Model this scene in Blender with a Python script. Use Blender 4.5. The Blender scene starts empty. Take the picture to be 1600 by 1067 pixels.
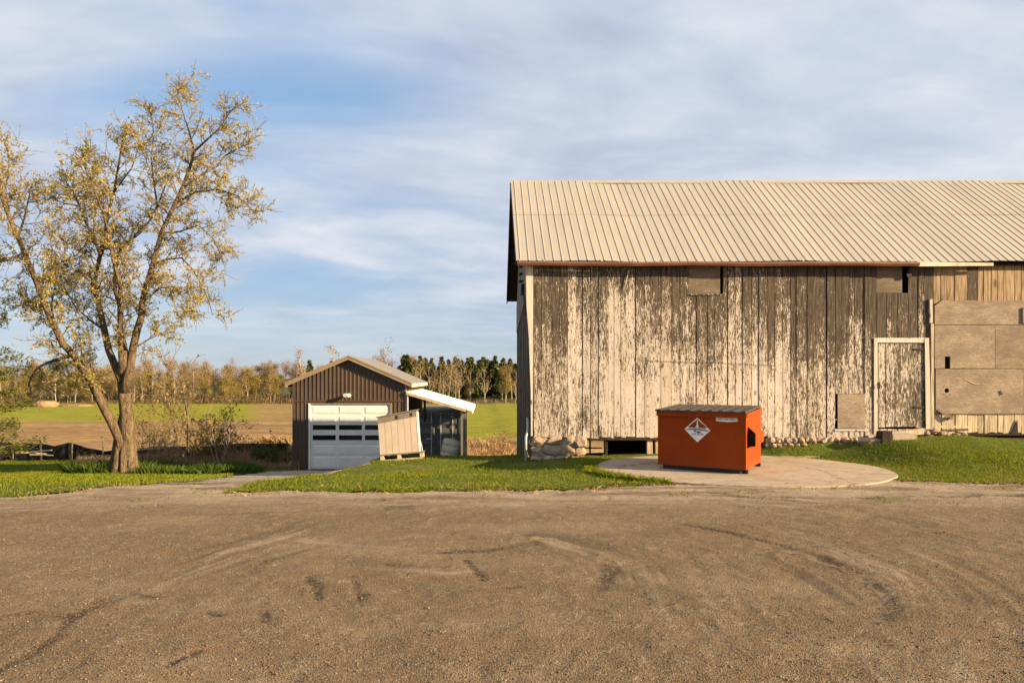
import bpy, math, random
import numpy as np
from mathutils import Vector, Matrix, Quaternion

SC = bpy.context.scene
COL = SC.collection
R = math.radians
random.seed(7)
NP = np.random.default_rng(7)

# ------------------------------------------------------------------ camera
F = 1067.0            # focal length in photo pixels (24 mm on 36 mm)
PPX, PPY, EYE = 760.0, 590.0, 1.9
cam_d = bpy.data.cameras.new('camera')
cam = bpy.data.objects.new('camera', cam_d)
COL.objects.link(cam)
cam_d.sensor_width = 36.0
cam_d.lens = 24.0
cam_d.shift_x = (800 - PPX) / 1600.0
cam_d.shift_y = (PPY - 533.5) / 1600.0
cam_d.clip_start = 0.1
cam_d.clip_end = 6000
cam.location = (0, 0, EYE)
cam.rotation_euler = (R(90), 0, 0)
SC.camera = cam

# ------------------------------------------------------------------ light
SUN_AZ, SUN_EL = 20.0, 18.2       # degrees from +X towards the camera, height
SUN_STRENGTH = 5.0
EXPOSURE = 1.5
to_sun = Vector((math.cos(R(SUN_AZ)) * math.cos(R(SUN_EL)), -math.sin(R(SUN_AZ)) * math.cos(R(SUN_EL)), math.sin(R(SUN_EL))))
sun_d = bpy.data.lights.new('sun', 'SUN')
sun_d.energy = SUN_STRENGTH
sun_d.angle = R(0.5)
sun_d.color = (1.0, 0.74, 0.44)
sun = bpy.data.objects.new('sun', sun_d)
COL.objects.link(sun)
sun.rotation_euler = (-to_sun).to_track_quat('-Z', 'Y').to_euler()

world = bpy.data.worlds.new('World')
SC.world = world
world.use_nodes = True


class G:
    """small node-graph helper"""
    def __init__(s, nt):
        s.nt = nt

    def n(s, typ, ins=None, **props):
        nd = s.nt.nodes.new(typ)
        for k, v in props.items():
            setattr(nd, k, v)
        for k, v in (ins or {}).items():
            sock = nd.inputs[k]
            if isinstance(v, bpy.types.NodeSocket):
                s.nt.links.new(v, sock)
            else:
                if sock.type == 'RGBA' and len(v) == 3:
                    v = (*v, 1.0)
                sock.default_value = v
        return nd

    def math(s, op, a, b=0.0, c=0.0):
        return s.n('ShaderNodeMath', {0: a, 1: b, 2: c}, operation=op).outputs[0]

    def vmath(s, op, a, b=(0, 0, 0)):
        return s.n('ShaderNodeVectorMath', {0: a, 1: b}, operation=op).outputs[0]

    def mapr(s, v, a, b, c=0.0, d=1.0, smooth=True):
        return s.n('ShaderNodeMapRange', {'Value': v, 'From Min': a, 'From Max': b, 'To Min': c, 'To Max': d},
                   interpolation_type='SMOOTHSTEP' if smooth else 'LINEAR').outputs[0]

    def noise(s, vec, scale=5.0, detail=4.0, rough=0.55, dist=0.0):
        return s.n('ShaderNodeTexNoise', {'Vector': vec, 'Scale': scale, 'Detail': detail, 'Roughness': rough, 'Distortion': dist}).outputs[0]

    def voro(s, vec, scale=5.0, out='Distance', feature='F1'):
        return s.n('ShaderNodeTexVoronoi', {'Vector': vec, 'Scale': scale}, feature=feature).outputs[out]

    def mix(s, f, a, b, blend='MIX'):
        return s.n('ShaderNodeMixRGB', {'Fac': f, 'Color1': a, 'Color2': b}, blend_type=blend).outputs[0]

    def ramp(s, f, stops):
        nd = s.n('ShaderNodeValToRGB', {'Fac': f})
        e = nd.color_ramp.elements
        while len(e) < len(stops):
            e.new(0.5)
        for el, (p, c) in zip(e, stops):
            el.position = p
            el.color = (*c, 1.0)
        return nd.outputs[0]

    def pos(s):
        return s.n('ShaderNodeNewGeometry').outputs['Position']

    def island(s):
        return s.n('ShaderNodeNewGeometry').outputs['Random Per Island']

    def rand(s):
        return s.n('ShaderNodeObjectInfo').outputs['Random']

    def xyz(s, v):
        nd = s.n('ShaderNodeSeparateXYZ', {0: v})
        return nd.outputs[0], nd.outputs[1], nd.outputs[2]

    def comb(s, x, y, z):
        return s.n('ShaderNodeCombineXYZ', {0: x, 1: y, 2: z}).outputs[0]

    def scale(s, v, sc):
        return s.vmath('MULTIPLY', v, sc)

    def bump(s, h, strength=0.5, dist=0.02, normal=None):
        d = {'Height': h, 'Strength': strength, 'Distance': dist}
        if normal is not None:
            d['Normal'] = normal
        return s.n('ShaderNodeBump', d).outputs[0]


# sky: Nishita air with a procedural layer of evening cloud
g = G(world.node_tree)
world.node_tree.nodes.clear()
sky = g.n('ShaderNodeTexSky', sky_type='NISHITA', sun_disc=False, sun_elevation=R(SUN_EL), sun_rotation=R(90 + SUN_AZ),
          air_density=1.0, dust_density=0.6, ozone_density=2.0)
tc = g.n('ShaderNodeTexCoord').outputs['Generated']
dx, dy, dz = g.xyz(tc)
dzp = g.math('ADD', g.math('MAXIMUM', dz, 0.0), 0.16)
cp = g.comb(g.math('DIVIDE', dx, dzp), g.math('DIVIDE', dy, dzp), g.math('MULTIPLY', dz, 1.2))
cpr = g.n('ShaderNodeVectorRotate', {'Vector': cp, 'Angle': R(-14)}, rotation_type='Z_AXIS').outputs[0]
c_big = g.noise(g.scale(cpr, (0.45, 0.62, 1.0)), 1.0, 6.0, 0.5, 0.4)
c_str = g.noise(g.scale(cpr, (0.62, 1.25, 1.0)), 1.3, 7.0, 0.52, 0.7)
c_det = g.noise(g.scale(cpr, (1.5, 2.2, 1.0)), 2.0, 7.0, 0.55, 0.3)
dens = g.math('ADD', g.math('MULTIPLY', c_big, 0.66), g.math('MULTIPLY', c_str, 0.34))
# an opening in the cloud deck to the upper left
gap = g.mapr(g.vmath('DISTANCE', tc, (-0.22, 0.86, 0.50)) if False else g.n('ShaderNodeVectorMath', {0: tc, 1: (-0.25, 0.85, 0.46)}, operation='DISTANCE').outputs['Value'], 0.0, 0.48, 0.16, 0.0)
dens = g.math('SUBTRACT', dens, gap)
cover = g.mapr(dens, 0.30, 0.52)
cover = g.math('MULTIPLY', cover, g.mapr(dz, 0.02, 0.17, 0.36, 1.0))
tone = g.math('ADD', g.math('MULTIPLY', c_det, 0.40), g.math('MULTIPLY', c_str, 0.60))
cloud = g.ramp(tone, [(0.30, (1.50, 1.72, 2.34)), (0.50, (2.14, 2.39, 2.82)), (0.70, (3.02, 3.05, 3.16))])
blue = g.mix(0.75, sky.outputs[0], g.ramp(dz, [(0.0, (0.98, 1.30, 1.92)), (0.10, (0.72, 1.08, 1.75)), (0.25, (1.15, 1.66, 2.4)), (0.45, (0.62, 1.40, 2.45)), (1.0, (0.5, 1.1, 2.2))]))
skyc = g.mix(cover, blue, cloud)
bg = g.n('ShaderNodeBackground', {'Color': skyc, 'Strength': 0.1})
wo = g.n('ShaderNodeOutputWorld', {'Surface': bg.outputs[0]})

SC.view_settings.view_transform = 'Standard'
SC.view_settings.look = 'None'
SC.view_settings.exposure = EXPOSURE
SC.view_settings.gamma = 1.0
SC.view_settings.use_curve_mapping = False
SC.render.engine = 'CYCLES'
SC.cycles.use_denoising = True
SC.cycles.max_bounces = 6
SC.cycles.diffuse_bounces = 3
SC.cycles.transparent_max_bounces = 6


# ------------------------------------------------------------------ mesh helpers
class MB:
    def __init__(s):
        s.v, s.f = [], []

    def hexa(s, p):
        """8 points: bottom ring 0-3 counter-clockwise, top ring 4-7"""
        b = len(s.v)
        s.v += [tuple(q) for q in p]
        s.f += [(b, b + 3, b + 2, b + 1), (b + 4, b + 5, b + 6, b + 7), (b, b + 1, b + 5, b + 4),
                (b + 1, b + 2, b + 6, b + 5), (b + 2, b + 3, b + 7, b + 6), (b + 3, b, b + 4, b + 7)]
        return s

    def box(s, x0, x1, y0, y1, z0, z1):
        return s.hexa([(x0, y0, z0), (x1, y0, z0), (x1, y1, z0), (x0, y1, z0),
                       (x0, y0, z1), (x1, y0, z1), (x1, y1, z1), (x0, y1, z1)])

    def poly(s, pts):
        b = len(s.v)
        s.v += [tuple(q) for q in pts]
        s.f.append(tuple(range(b, b + len(pts))))
        return s

    def prism(s, pts, d):
        """polygon pts pushed along vector d, closed"""
        b, n = len(s.v), len(pts)
        s.v += [tuple(q) for q in pts] + [tuple(Vector(q) + Vector(d)) for q in pts]
        s.f.append(tuple(range(b, b + n)))
        s.f.append(tuple(range(b + 2 * n - 1, b + n - 1, -1)))
        for i in range(n):
            j = (i + 1) % n
            s.f.append((b + i, b + n + i, b + n + j, b + j))
        return s

    def tube(s, pts, rad, n=6, cap=True):
        pts = [Vector(p) for p in pts]
        if not hasattr(rad, '__len__'):
            rad = [rad] * len(pts)
        b = len(s.v)
        t = (pts[1] - pts[0]).normalized()
        u = t.orthogonal().normalized()
        for i, p in enumerate(pts):
            if i == 0:
                t2 = pts[1] - pts[0]
            elif i == len(pts) - 1:
                t2 = pts[-1] - pts[-2]
            else:
                t2 = pts[i + 1] - pts[i - 1]
            t2 = t2.normalized()
            u = (u - t2 * u.dot(t2))
            u = u.normalized() if u.length > 1e-6 else t2.orthogonal().normalized()
            w = t2.cross(u)
            for k in range(n):
                a = 2 * math.pi * k / n
                s.v.append(tuple(p + (u * math.cos(a) + w * math.sin(a)) * rad[i]))
        for i in range(len(pts) - 1):
            for k in range(n):
                k2 = (k + 1) % n
                s.f.append((b + i * n + k, b + i * n + k2, b + (i + 1) * n + k2, b + (i + 1) * n + k))
        if cap:
            s.f.append(tuple(range(b + n - 1, b - 1, -1)))
            e = b + (len(pts) - 1) * n
            s.f.append(tuple(range(e, e + n)))
        return s

    def mesh(s, name, mat=None, smooth=False):
        me = bpy.data.meshes.new(name)
        me.from_pydata(s.v, [], s.f)
        if mat:
            me.materials.append(mat)
        if smooth:
            me.shade_smooth()
        me.update()
        return me

    def build(s, name, mat=None, parent=None, smooth=False, loc=None):
        return obj(name, s.mesh(name, mat, smooth), parent, loc)


def obj(name, me, parent=None, loc=None):
    o = bpy.data.objects.new(name, me)
    COL.objects.link(o)
    if parent is not None:
        o.parent = parent
    if loc is not None:
        o.location = loc
    return o


def tag(o, label=None, cat=None, group=None, kind=None):
    for k, v in (('label', label), ('category', cat), ('group', group), ('kind', kind)):
        if v:
            o[k] = v
    return o


def empty(name, label, cat, loc=(0, 0, 0), rz=0.0, group=None):
    o = bpy.data.objects.new(name, None)
    COL.objects.link(o)
    o.location = loc
    o.rotation_euler = (0, 0, rz)
    o.empty_display_size = 0.2
    return tag(o, label, cat, group)


def copy_tree(o, parent=None):
    c = o.copy()
    COL.objects.link(c)
    if parent is not None:
        c.parent = parent
    for ch in list(o.children):
        copy_tree(ch, c)
    return c


def np_mesh(name, verts, faces, mat, nper):
    """verts (N,3), faces (M,nper)"""
    me = bpy.data.meshes.new(name)
    verts = np.ascontiguousarray(verts, dtype=np.float32)
    faces = np.ascontiguousarray(faces, dtype=np.int32)
    me.vertices.add(len(verts))
    me.vertices.foreach_set('co', verts.ravel())
    me.loops.add(faces.size)
    me.loops.foreach_set('vertex_index', faces.ravel())
    me.polygons.add(len(faces))
    me.polygons.foreach_set('loop_start', np.arange(0, faces.size, nper, dtype=np.int32))
    me.polygons.foreach_set('loop_total', np.full(len(faces), nper, dtype=np.int32))
    me.materials.append(mat)
    me.update(calc_edges=True)
    return me


def sstep(a, b, x):
    t = np.clip((x - a) / (b - a), 0, 1)
    return t * t * (3 - 2 * t)


def vnoise(x, y, seed=0):
    """smooth value noise on numpy arrays, about -1..1"""
    xi, yi = np.floor(x).astype(np.int64), np.floor(y).astype(np.int64)
    fx, fy = x - xi, y - yi
    fx, fy = fx * fx * (3 - 2 * fx), fy * fy * (3 - 2 * fy)

    def h(a, b):
        n = (a * 374761393 + b * 668265263 + seed * 1442695041) & 0x7fffffff
        n = ((n ^ (n >> 13)) * 1274126177) & 0x7fffffff
        n = (n ^ (n >> 16)) & 0xffff
        return n / 32767.5 - 1.0
    return ((h(xi, yi) * (1 - fx) + h(xi + 1, yi) * fx) * (1 - fy) + (h(xi, yi + 1) * (1 - fx) + h(xi + 1, yi + 1) * fx) * fy)


# ------------------------------------------------------------------ terrain shape
def ground(x, y):
    x, y = np.asarray(x, dtype=float), np.asarray(y, dtype=float)
    zl = np.interp(y, [-1e4, 12, 14, 28, 155, 400, 3000], [0, 0, -0.2, -1.9, -3.5, -4.2, -4.2])
    xe = np.interp(y, [11.0, 14.0, 16.2, 40], [-4.5, -3.45, -2.75, -2.75])
    w = sstep(xe - 1.1, xe + 0.1, x)
    zr = -sstep(17.0, 27.0, y) * 1.8 - np.clip((y - 27) * 0.0126, 0, 1.6) - np.clip((y - 155) * 0.0028, 0, 0.7)
    zr = zr - 0.11 * sstep(2.2, 0.3, x) * sstep(12.5, 14.5, y)
    zw = np.interp(x, [1, 3.5, 6.6, 9.6, 11, 12.7, 20], [-0.02, 0.05, 0.27, 0.47, 0.54, 0.38, 0.38])
    re = np.sqrt(((x - 5.25) / 3.02) ** 2 + ((y - 14.0) / 2.25) ** 2)
    up = np.maximum(sstep(15.7, 16.2, y) * sstep(0.96, 1.08, re), sstep(13.0, 15.9, y) * sstep(1.0, 1.55, re))
    zr = zr + zw * up * (1 - sstep(19, 26, y))
    return zl * (1 - w) + zr * w


def gz(x, y):
    return float(ground(x, y))


def pw(px, py, Y):
    return Vector(((px - PPX) * Y / F, Y, EYE - (py - PPY) * Y / F))


def pg(px, py):
    """photo pixel -> point on the terrain"""
    prev = 3.0
    for Y in np.arange(3.0, 400, 0.05):
        p = pw(px, py, Y)
        if p.z <= gz(p.x, p.y):
            return p
    return pw(px, py, 400)


def in_poly(x, y, poly):
    inside = np.zeros(x.shape, bool)
    n = len(poly)
    for i in range(n):
        x1, y1 = poly[i]
        x2, y2 = poly[(i + 1) % n]
        c = ((y1 > y) != (y2 > y)) & (x < (x2 - x1) * (y - y1) / (y2 - y1 + 1e-12) + x1)
        inside ^= c
    return inside


def P2(px, py):
    p = pg(px, py)
    return (p.x, p.y)


PAD_C, PAD_R = (5.2, 14.0), (2.95, 2.25)
LAWN_LEFT = [P2(-120, 783), P2(0, 778), P2(60, 774), P2(110, 769), P2(160, 763), P2(205, 758), P2(255, 755), P2(312, 752.5),
             P2(360, 744), P2(420, 737), P2(470, 731), (-9.2, 29), (-9.2, 31.6), (-40, 31.6), (-40, 11)]
LAWN_BANK = [P2(352, 771), P2(440, 769), P2(600, 770), P2(780, 769), P2(900, 766), P2(985, 761), P2(1045, 757), (3.6, 13),
             (4.5, 14), (4.2, 16.45), (1.1, 16.45), (0.9, 21), (-2.2, 22), (-2.75, 16.4), (-3.4, 14.0), (-4.15, 12.2)]
LAWN_RIGHT = [(4.0, 15.2), (6, 14), (7.45, 12.75), P2(1400, 753.5), P2(1500, 755), P2(1600, 755), (24, 12.3), (24, 16.4), (4.0, 16.4)]


def lawn_mask(x, y, poly, jitter=0.16):
    jx = vnoise(x * 2.1, y * 2.1, 3) * jitter + vnoise(x * 7, y * 7, 5) * jitter * 0.5
    jy = vnoise(x * 2.1, y * 2.1, 11) * jitter + vnoise(x * 7, y * 7, 13) * jitter * 0.5
    return in_poly(x + jx, y + jy, poly)


def any_lawn(x, y):
    return lawn_mask(x, y, LAWN_LEFT) | lawn_mask(x, y, LAWN_BANK) | lawn_mask(x, y, LAWN_RIGHT)


def grid_mesh(name, xs, ys, zfun, mat, keep=None, attr=None):
    X, Y = np.meshgrid(xs, ys)
    Z = zfun(X, Y)
    nx, ny = len(xs), len(ys)
    v = np.stack([X.ravel(), Y.ravel(), Z.ravel()], 1)
    idx = np.arange(nx * ny).reshape(ny, nx)
    f = np.stack([idx[:-1, :-1].ravel(), idx[:-1, 1:].ravel(), idx[1:, 1:].ravel(), idx[1:, :-1].ravel()], 1)
    if keep is not None:
        k = keep(v[f].mean(1)[:, 0], v[f].mean(1)[:, 1])
        f = f[k]
        used = np.unique(f)
        remap = -np.ones(len(v), np.int64)
        remap[used] = np.arange(len(used))
        v, f = v[used], remap[f]
    me = np_mesh(name, v, f, mat, 4)
    if attr:
        nm, fn = attr
        a = me.attributes.new(nm, 'FLOAT', 'POINT')
        a.data.foreach_set('value', fn(v[:, 0], v[:, 1]).astype(np.float32))
    me.shade_smooth()
    return me


# ------------------------------------------------------------------ materials
def material(name):
    m = bpy.data.materials.new(name)
    m.use_nodes = True
    gg = G(m.node_tree)
    return m, gg, m.node_tree.nodes['Principled BSDF']


def setin(gg, b, **k):
    names = dict(color='Base Color', rough='Roughness', metal='Metallic', normal='Normal', spec='Specular IOR Level')
    for kk, v in k.items():
        s = b.inputs[names[kk]]
        if isinstance(v, bpy.types.NodeSocket):
            gg.nt.links.new(v, s)
        else:
            s.default_value = (*v, 1.0) if isinstance(v, tuple) and len(v) == 3 and s.type == 'RGBA' else v


def offset_pos(gg, amount=37.0):
    r = gg.rand()
    off = gg.comb(gg.math('MULTIPLY', r, amount), gg.math('MULTIPLY', r, amount * 1.7), gg.math('MULTIPLY', r, amount * 0.6))
    return gg.vmath('ADD', gg.pos(), off)


def painted_wood(name, bias=0.0, zone=True, paint=(0.62, 0.545, 0.46)):
    """old boards: cream paint flaking off grey wood"""
    m, gg, b = material(name)
    p = offset_pos(gg)
    x, y, z = gg.xyz(gg.pos())
    grain = gg.noise(gg.scale(p, (60, 60, 2.2)), 1.0, 5.0, 0.6, 0.4)
    fine = gg.noise(gg.scale(p, (150, 150, 9)), 1.0, 3.0, 0.6)
    flake1 = gg.noise(gg.scale(p, (11, 11, 1.6)), 1.0, 8.0, 0.72, 0.7)
    flake2 = gg.noise(gg.scale(p, (34, 34, 4.6)), 1.0, 6.0, 0.75, 0.5)
    flake3 = gg.noise(gg.scale(p, (64, 64, 15)), 1.0, 4.0, 0.7)
    wide = gg.noise(gg.scale(gg.pos(), (0.9, 0.9, 0.8)), 1.0, 4.0, 0.6)
    fl = gg.math('ADD', gg.math('MULTIPLY', flake1, 0.62), gg.math('MULTIPLY', flake2, 1.0))
    fl = gg.math('ADD', fl, gg.math('MULTIPLY', flake3, 0.95))
    fl = gg.math('SUBTRACT', fl, 0.785)
    th = gg.math('ADD', 0.465 + bias, gg.math('MULTIPLY', gg.math('SUBTRACT', wide, 0.5), 0.50))
    th = gg.math('ADD', th, gg.math('MULTIPLY', gg.math('SUBTRACT', gg.rand(), 0.5), 0.09))
    if zone:
        up = gg.mapr(gg.math('ADD', z, gg.math('MULTIPLY', gg.math('SUBTRACT', gg.rand(), 0.5), 1.3)), 1.9, 4.3, 0.0, 0.185)
        band = gg.math('MULTIPLY', gg.mapr(x, 6.2, 7.2, 0.0, 1.0), gg.mapr(z, 0.5, 2.8, 0.01, 0.085))
        th = gg.math('ADD', gg.math('ADD', th, up), band)
    mask = gg.mapr(gg.math('SUBTRACT', fl, th), -0.02, 0.032)
    worn = gg.mapr(gg.math('SUBTRACT', fl, th), -0.20, -0.02)
    wood = gg.ramp(grain, [(0.36, (0.018, 0.013, 0.010)), (0.5, (0.070, 0.053, 0.037)), (0.66, (0.165, 0.130, 0.092))])
    wood = gg.mix(gg.math('MULTIPLY', gg.rand(), 0.45), wood, (0.085, 0.07, 0.052))
    pc = gg.mix(gg.mapr(fine, 0.35, 0.75), paint, tuple(c * 0.72 for c in paint))
    pc = gg.mix(gg.mapr(grain, 0.62, 0.72, 0, 0.55), pc, (0.25, 0.20, 0.145))
    pc = gg.mix(gg.math('MULTIPLY', gg.math('FRACT', gg.math('MULTIPLY', gg.rand(), 7.31)), 0.5), pc, (0.42, 0.34, 0.24))
    wood = gg.mix(gg.math('MULTIPLY', worn, gg.mapr(fine, 0.3, 0.7, 0.25, 0.75)), wood, (0.20, 0.165, 0.125))
    grime = gg.noise(gg.scale(p, (16, 16, 1.1)), 1.0, 5.0, 0.65, 0.4)
    pc = gg.mix(gg.mapr(grime, 0.48, 0.72, 0, 0.6), pc, (0.27, 0.225, 0.165))
    col = gg.mix(mask, wood, pc)
    # knots: dark weathered eyes in the boards
    kd = gg.voro(gg.scale(p, (5.2, 0.2, 2.5)), 1.0)
    kn = gg.noise(gg.scale(p, (26, 26, 26)), 1.0, 3.0)
    knot = gg.mapr(gg.math('ADD', kd, gg.math('MULTIPLY', kn, 0.34)), 0.39, 0.27)
    col = gg.mix(gg.math('MULTIPLY', knot, gg.mapr(kn, 0.35, 0.6, 0.3, 0.95)), col, (0.045, 0.03, 0.02))
    h = gg.math('ADD', gg.math('MULTIPLY', mask, 0.35), gg.math('MULTIPLY', grain, 0.65))
    setin(gg, b, color=col, rough=0.85, spec=0.15, normal=gg.bump(h, 0.7, 0.008))
    return m


def bare_wood(name, lo=(0.17, 0.115, 0.066), hi=(0.45, 0.325, 0.19), sc=(40, 40, 2.0), bump=0.5):
    m, gg, b = material(name)
    p = offset_pos(gg)
    grain = gg.noise(gg.scale(p, sc), 1.0, 6.0, 0.6, 0.5)
    big = gg.noise(gg.scale(p, (3, 3, 1.2)), 1.0, 4.0)
    col = gg.mix(gg.mapr(grain, 0.3, 0.7), lo, hi)
    col = gg.mix(gg.mapr(big, 0.45, 0.75, 0, 0.5), col, tuple(c * 0.45 for c in lo))
    kd = gg.voro(gg.scale(p, (3.0, 0.2, 1.1)), 1.0)
    col = gg.mix(gg.mapr(kd, 0.16, 0.07, 0, 0.8), col, (0.07, 0.04, 0.02))
    setin(gg, b, color=col, rough=0.8, spec=0.2, normal=gg.bump(grain, bump, 0.006))
    return m


def plywood(name, tint=1.0, warm=0.0):
    m, gg, b = material(name)
    p = offset_pos(gg)
    grain = gg.noise(gg.scale(p, (9, 9, 44)), 1.0, 8.0, 0.72, 1.2)
    blot = gg.noise(gg.scale(p, (1.6, 1.6, 2.6)), 1.0, 5.0, 0.6)
    chip = gg.noise(gg.scale(p, (34, 34, 48)), 1.0, 4.0, 0.7)
    col = gg.mix(gg.mapr(grain, 0.36, 0.66), (0.21 * tint, 0.162 * tint, 0.113 * tint), (0.42 * tint, (0.335 - warm * 0.02) * tint, (0.238 - warm * 0.04) * tint))
    col = gg.mix(gg.mapr(blot, 0.38, 0.66, 0, 0.75), col, (0.20 * tint, 0.155 * tint, 0.11 * tint))
    spots = gg.math('MULTIPLY', gg.mapr(chip, 0.56, 0.63), gg.mapr(blot, 0.40, 0.6))
    col = gg.mix(gg.math('MULTIPLY', spots, 0.6), col, (0.085, 0.06, 0.038))
    setin(gg, b, color=col, rough=0.85, spec=0.15, normal=gg.bump(gg.math('ADD', grain, chip), 0.5, 0.006))
    return m


def simple(name, col, rough=0.6, metal=0.0, var=0.25, sc=6.0, bump=0.15, spec=0.4, streak=(1, 1, 1), dirt=None, dirt_amt=0.5):
    m, gg, b = material(name)
    p = offset_pos(gg)
    n1 = gg.noise(gg.scale(p, streak), sc, 6.0, 0.6)
    n2 = gg.noise(gg.scale(p, streak), sc * 7, 4.0, 0.6)
    c = gg.mix(gg.mapr(n1, 0.3, 0.7), tuple(max(0, q * (1 - var)) for q in col), tuple(min(1, q * (1 + var * 0.6)) for q in col))
    c = gg.mix(gg.mapr(n2, 0.45, 0.8, 0, var), c, tuple(q * 0.5 for q in col))
    if dirt:
        c = gg.mix(gg.mapr(n1, 0.52, 0.78, 0, dirt_amt), c, dirt)
    setin(gg, b, color=c, rough=rough, metal=metal, spec=spec, normal=gg.bump(gg.math('ADD', n1, gg.math('MULTIPLY', n2, 0.4)), bump, 0.01))
    return m


M = {}
M['plank'] = painted_wood('barn_paint')
M['plank_door'] = painted_wood('barn_door_paint', bias=0.07, zone=False)
M['plank_gable'] = painted_wood('barn_gable_wood', bias=0.27, zone=False)
M['trim_white'] = painted_wood('white_trim_paint', bias=-0.24, zone=False, paint=(0.72, 0.66, 0.55))
M['plank_warm'] = bare_wood('warm_bare_boards')
M['plank_low'] = bare_wood('pale_bare_boards', (0.30, 0.23, 0.14), (0.62, 0.51, 0.34))
M['ply'] = plywood('weathered_plywood', 1.0)
M['ply_warm'] = plywood('brown_plywood', 0.86, 0.6)
M['ply_grey'] = plywood('grey_plywood', 0.62)
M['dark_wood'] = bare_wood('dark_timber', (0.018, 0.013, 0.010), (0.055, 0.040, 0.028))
M['grey_wood'] = bare_wood('grey_timber', (0.11, 0.09, 0.07), (0.28, 0.23, 0.17))
M['pale_wood'] = bare_wood('pale_timber', (0.36, 0.28, 0.18), (0.62, 0.50, 0.34))
M['roof'] = simple('beige_roof_metal', (0.365, 0.328, 0.262), 0.55, 0.0, 0.10, 1.2, 0.05, 0.3, (2.6, 0.3, 0.3), dirt=(0.31, 0.265, 0.195), dirt_amt=0.6)
M['gutter'] = simple('red_brown_gutter', (0.22, 0.095, 0.06), 0.5, 0.0, 0.25, 2.0, 0.1)
M['fascia'] = bare_wood('pale_fascia', (0.50, 0.42, 0.30), (0.74, 0.65, 0.50), (2.0, 40, 40))
M['iron'] = simple('rusty_iron', (0.035, 0.026, 0.02), 0.7, 0.3, 0.4, 20)
M['stone'] = None
M['concrete'] = None


def stone_mat():
    m, gg, b = material('field_stone')
    p = offset_pos(gg, 60)
    n1 = gg.noise(p, 7, 7, 0.65)
    n2 = gg.noise(p, 40, 5, 0.65)
    base = gg.ramp(gg.rand(), [(0.0, (0.34, 0.25, 0.165)), (0.35, (0.46, 0.32, 0.21)), (0.65, (0.36, 0.30, 0.225)), (1.0, (0.52, 0.42, 0.30))])
    c = gg.mix(gg.mapr(n1, 0.35, 0.7), gg.mix(0.5, base, (0.22, 0.15, 0.10)), base)
    c = gg.mix(gg.mapr(n2, 0.55, 0.75, 0, 0.6), c, (0.16, 0.12, 0.085))
    setin(gg, b, color=c, rough=0.9, spec=0.2, normal=gg.bump(gg.math('ADD', n1, gg.math('MULTIPLY', n2, 0.5)), 0.8, 0.03))
    return m


M['stone'] = stone_mat()
M['mortar'] = simple('old_mortar', (0.33, 0.25, 0.165), 0.95, 0, 0.4, 9, 0.6, 0.1)


def concrete_mat(name, base, stain, sc=1.0):
    m, gg, b = material(name)
    p = gg.pos()
    n1 = gg.noise(p, 1.1 * sc, 6, 0.6)
    n2 = gg.noise(p, 9 * sc, 6, 0.65)
    n3 = gg.noise(p, 70, 4, 0.7)
    c = gg.mix(gg.mapr(n2, 0.35, 0.7), tuple(q * 0.8 for q in base), base)
    c = gg.mix(gg.mapr(n1, 0.47, 0.68, 0, 0.7), c, stain)
    c = gg.mix(gg.mapr(n3, 0.55, 0.75, 0, 0.5), c, tuple(q * 0.45 for q in base))
    wob = gg.vmath('ADD', p, gg.scale(gg.n('ShaderNodeTexNoise', {'Vector': p, 'Scale': 2.5}).outputs['Color'], (0.5, 0.5, 0.5)))
    ck = gg.n('ShaderNodeTexVoronoi', {'Vector': wob, 'Scale': 0.30 * sc}, feature='DISTANCE_TO_EDGE').outputs['Distance']
    c = gg.mix(gg.mapr(ck, 0.006, 0.001, 0, 0.7), c, (0.07, 0.05, 0.035))
    n4 = gg.noise(gg.scale(p, (1, 1.6, 1)), 2.2 * sc, 7, 0.65)
    c = gg.mix(gg.mapr(n4, 0.50, 0.68, 0, 0.65), c, (0.24, 0.18, 0.12))
    setin(gg, b, color=c, rough=0.9, spec=0.2, normal=gg.bump(gg.math('ADD', n2, n3), 0.5, 0.012))
    return m


M['concrete'] = concrete_mat('pad_concrete', (0.43, 0.35, 0.255), (0.32, 0.215, 0.13))
M['block'] = concrete_mat('step_concrete', (0.48, 0.40, 0.30), (0.30, 0.20, 0.12), 2.0)


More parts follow.
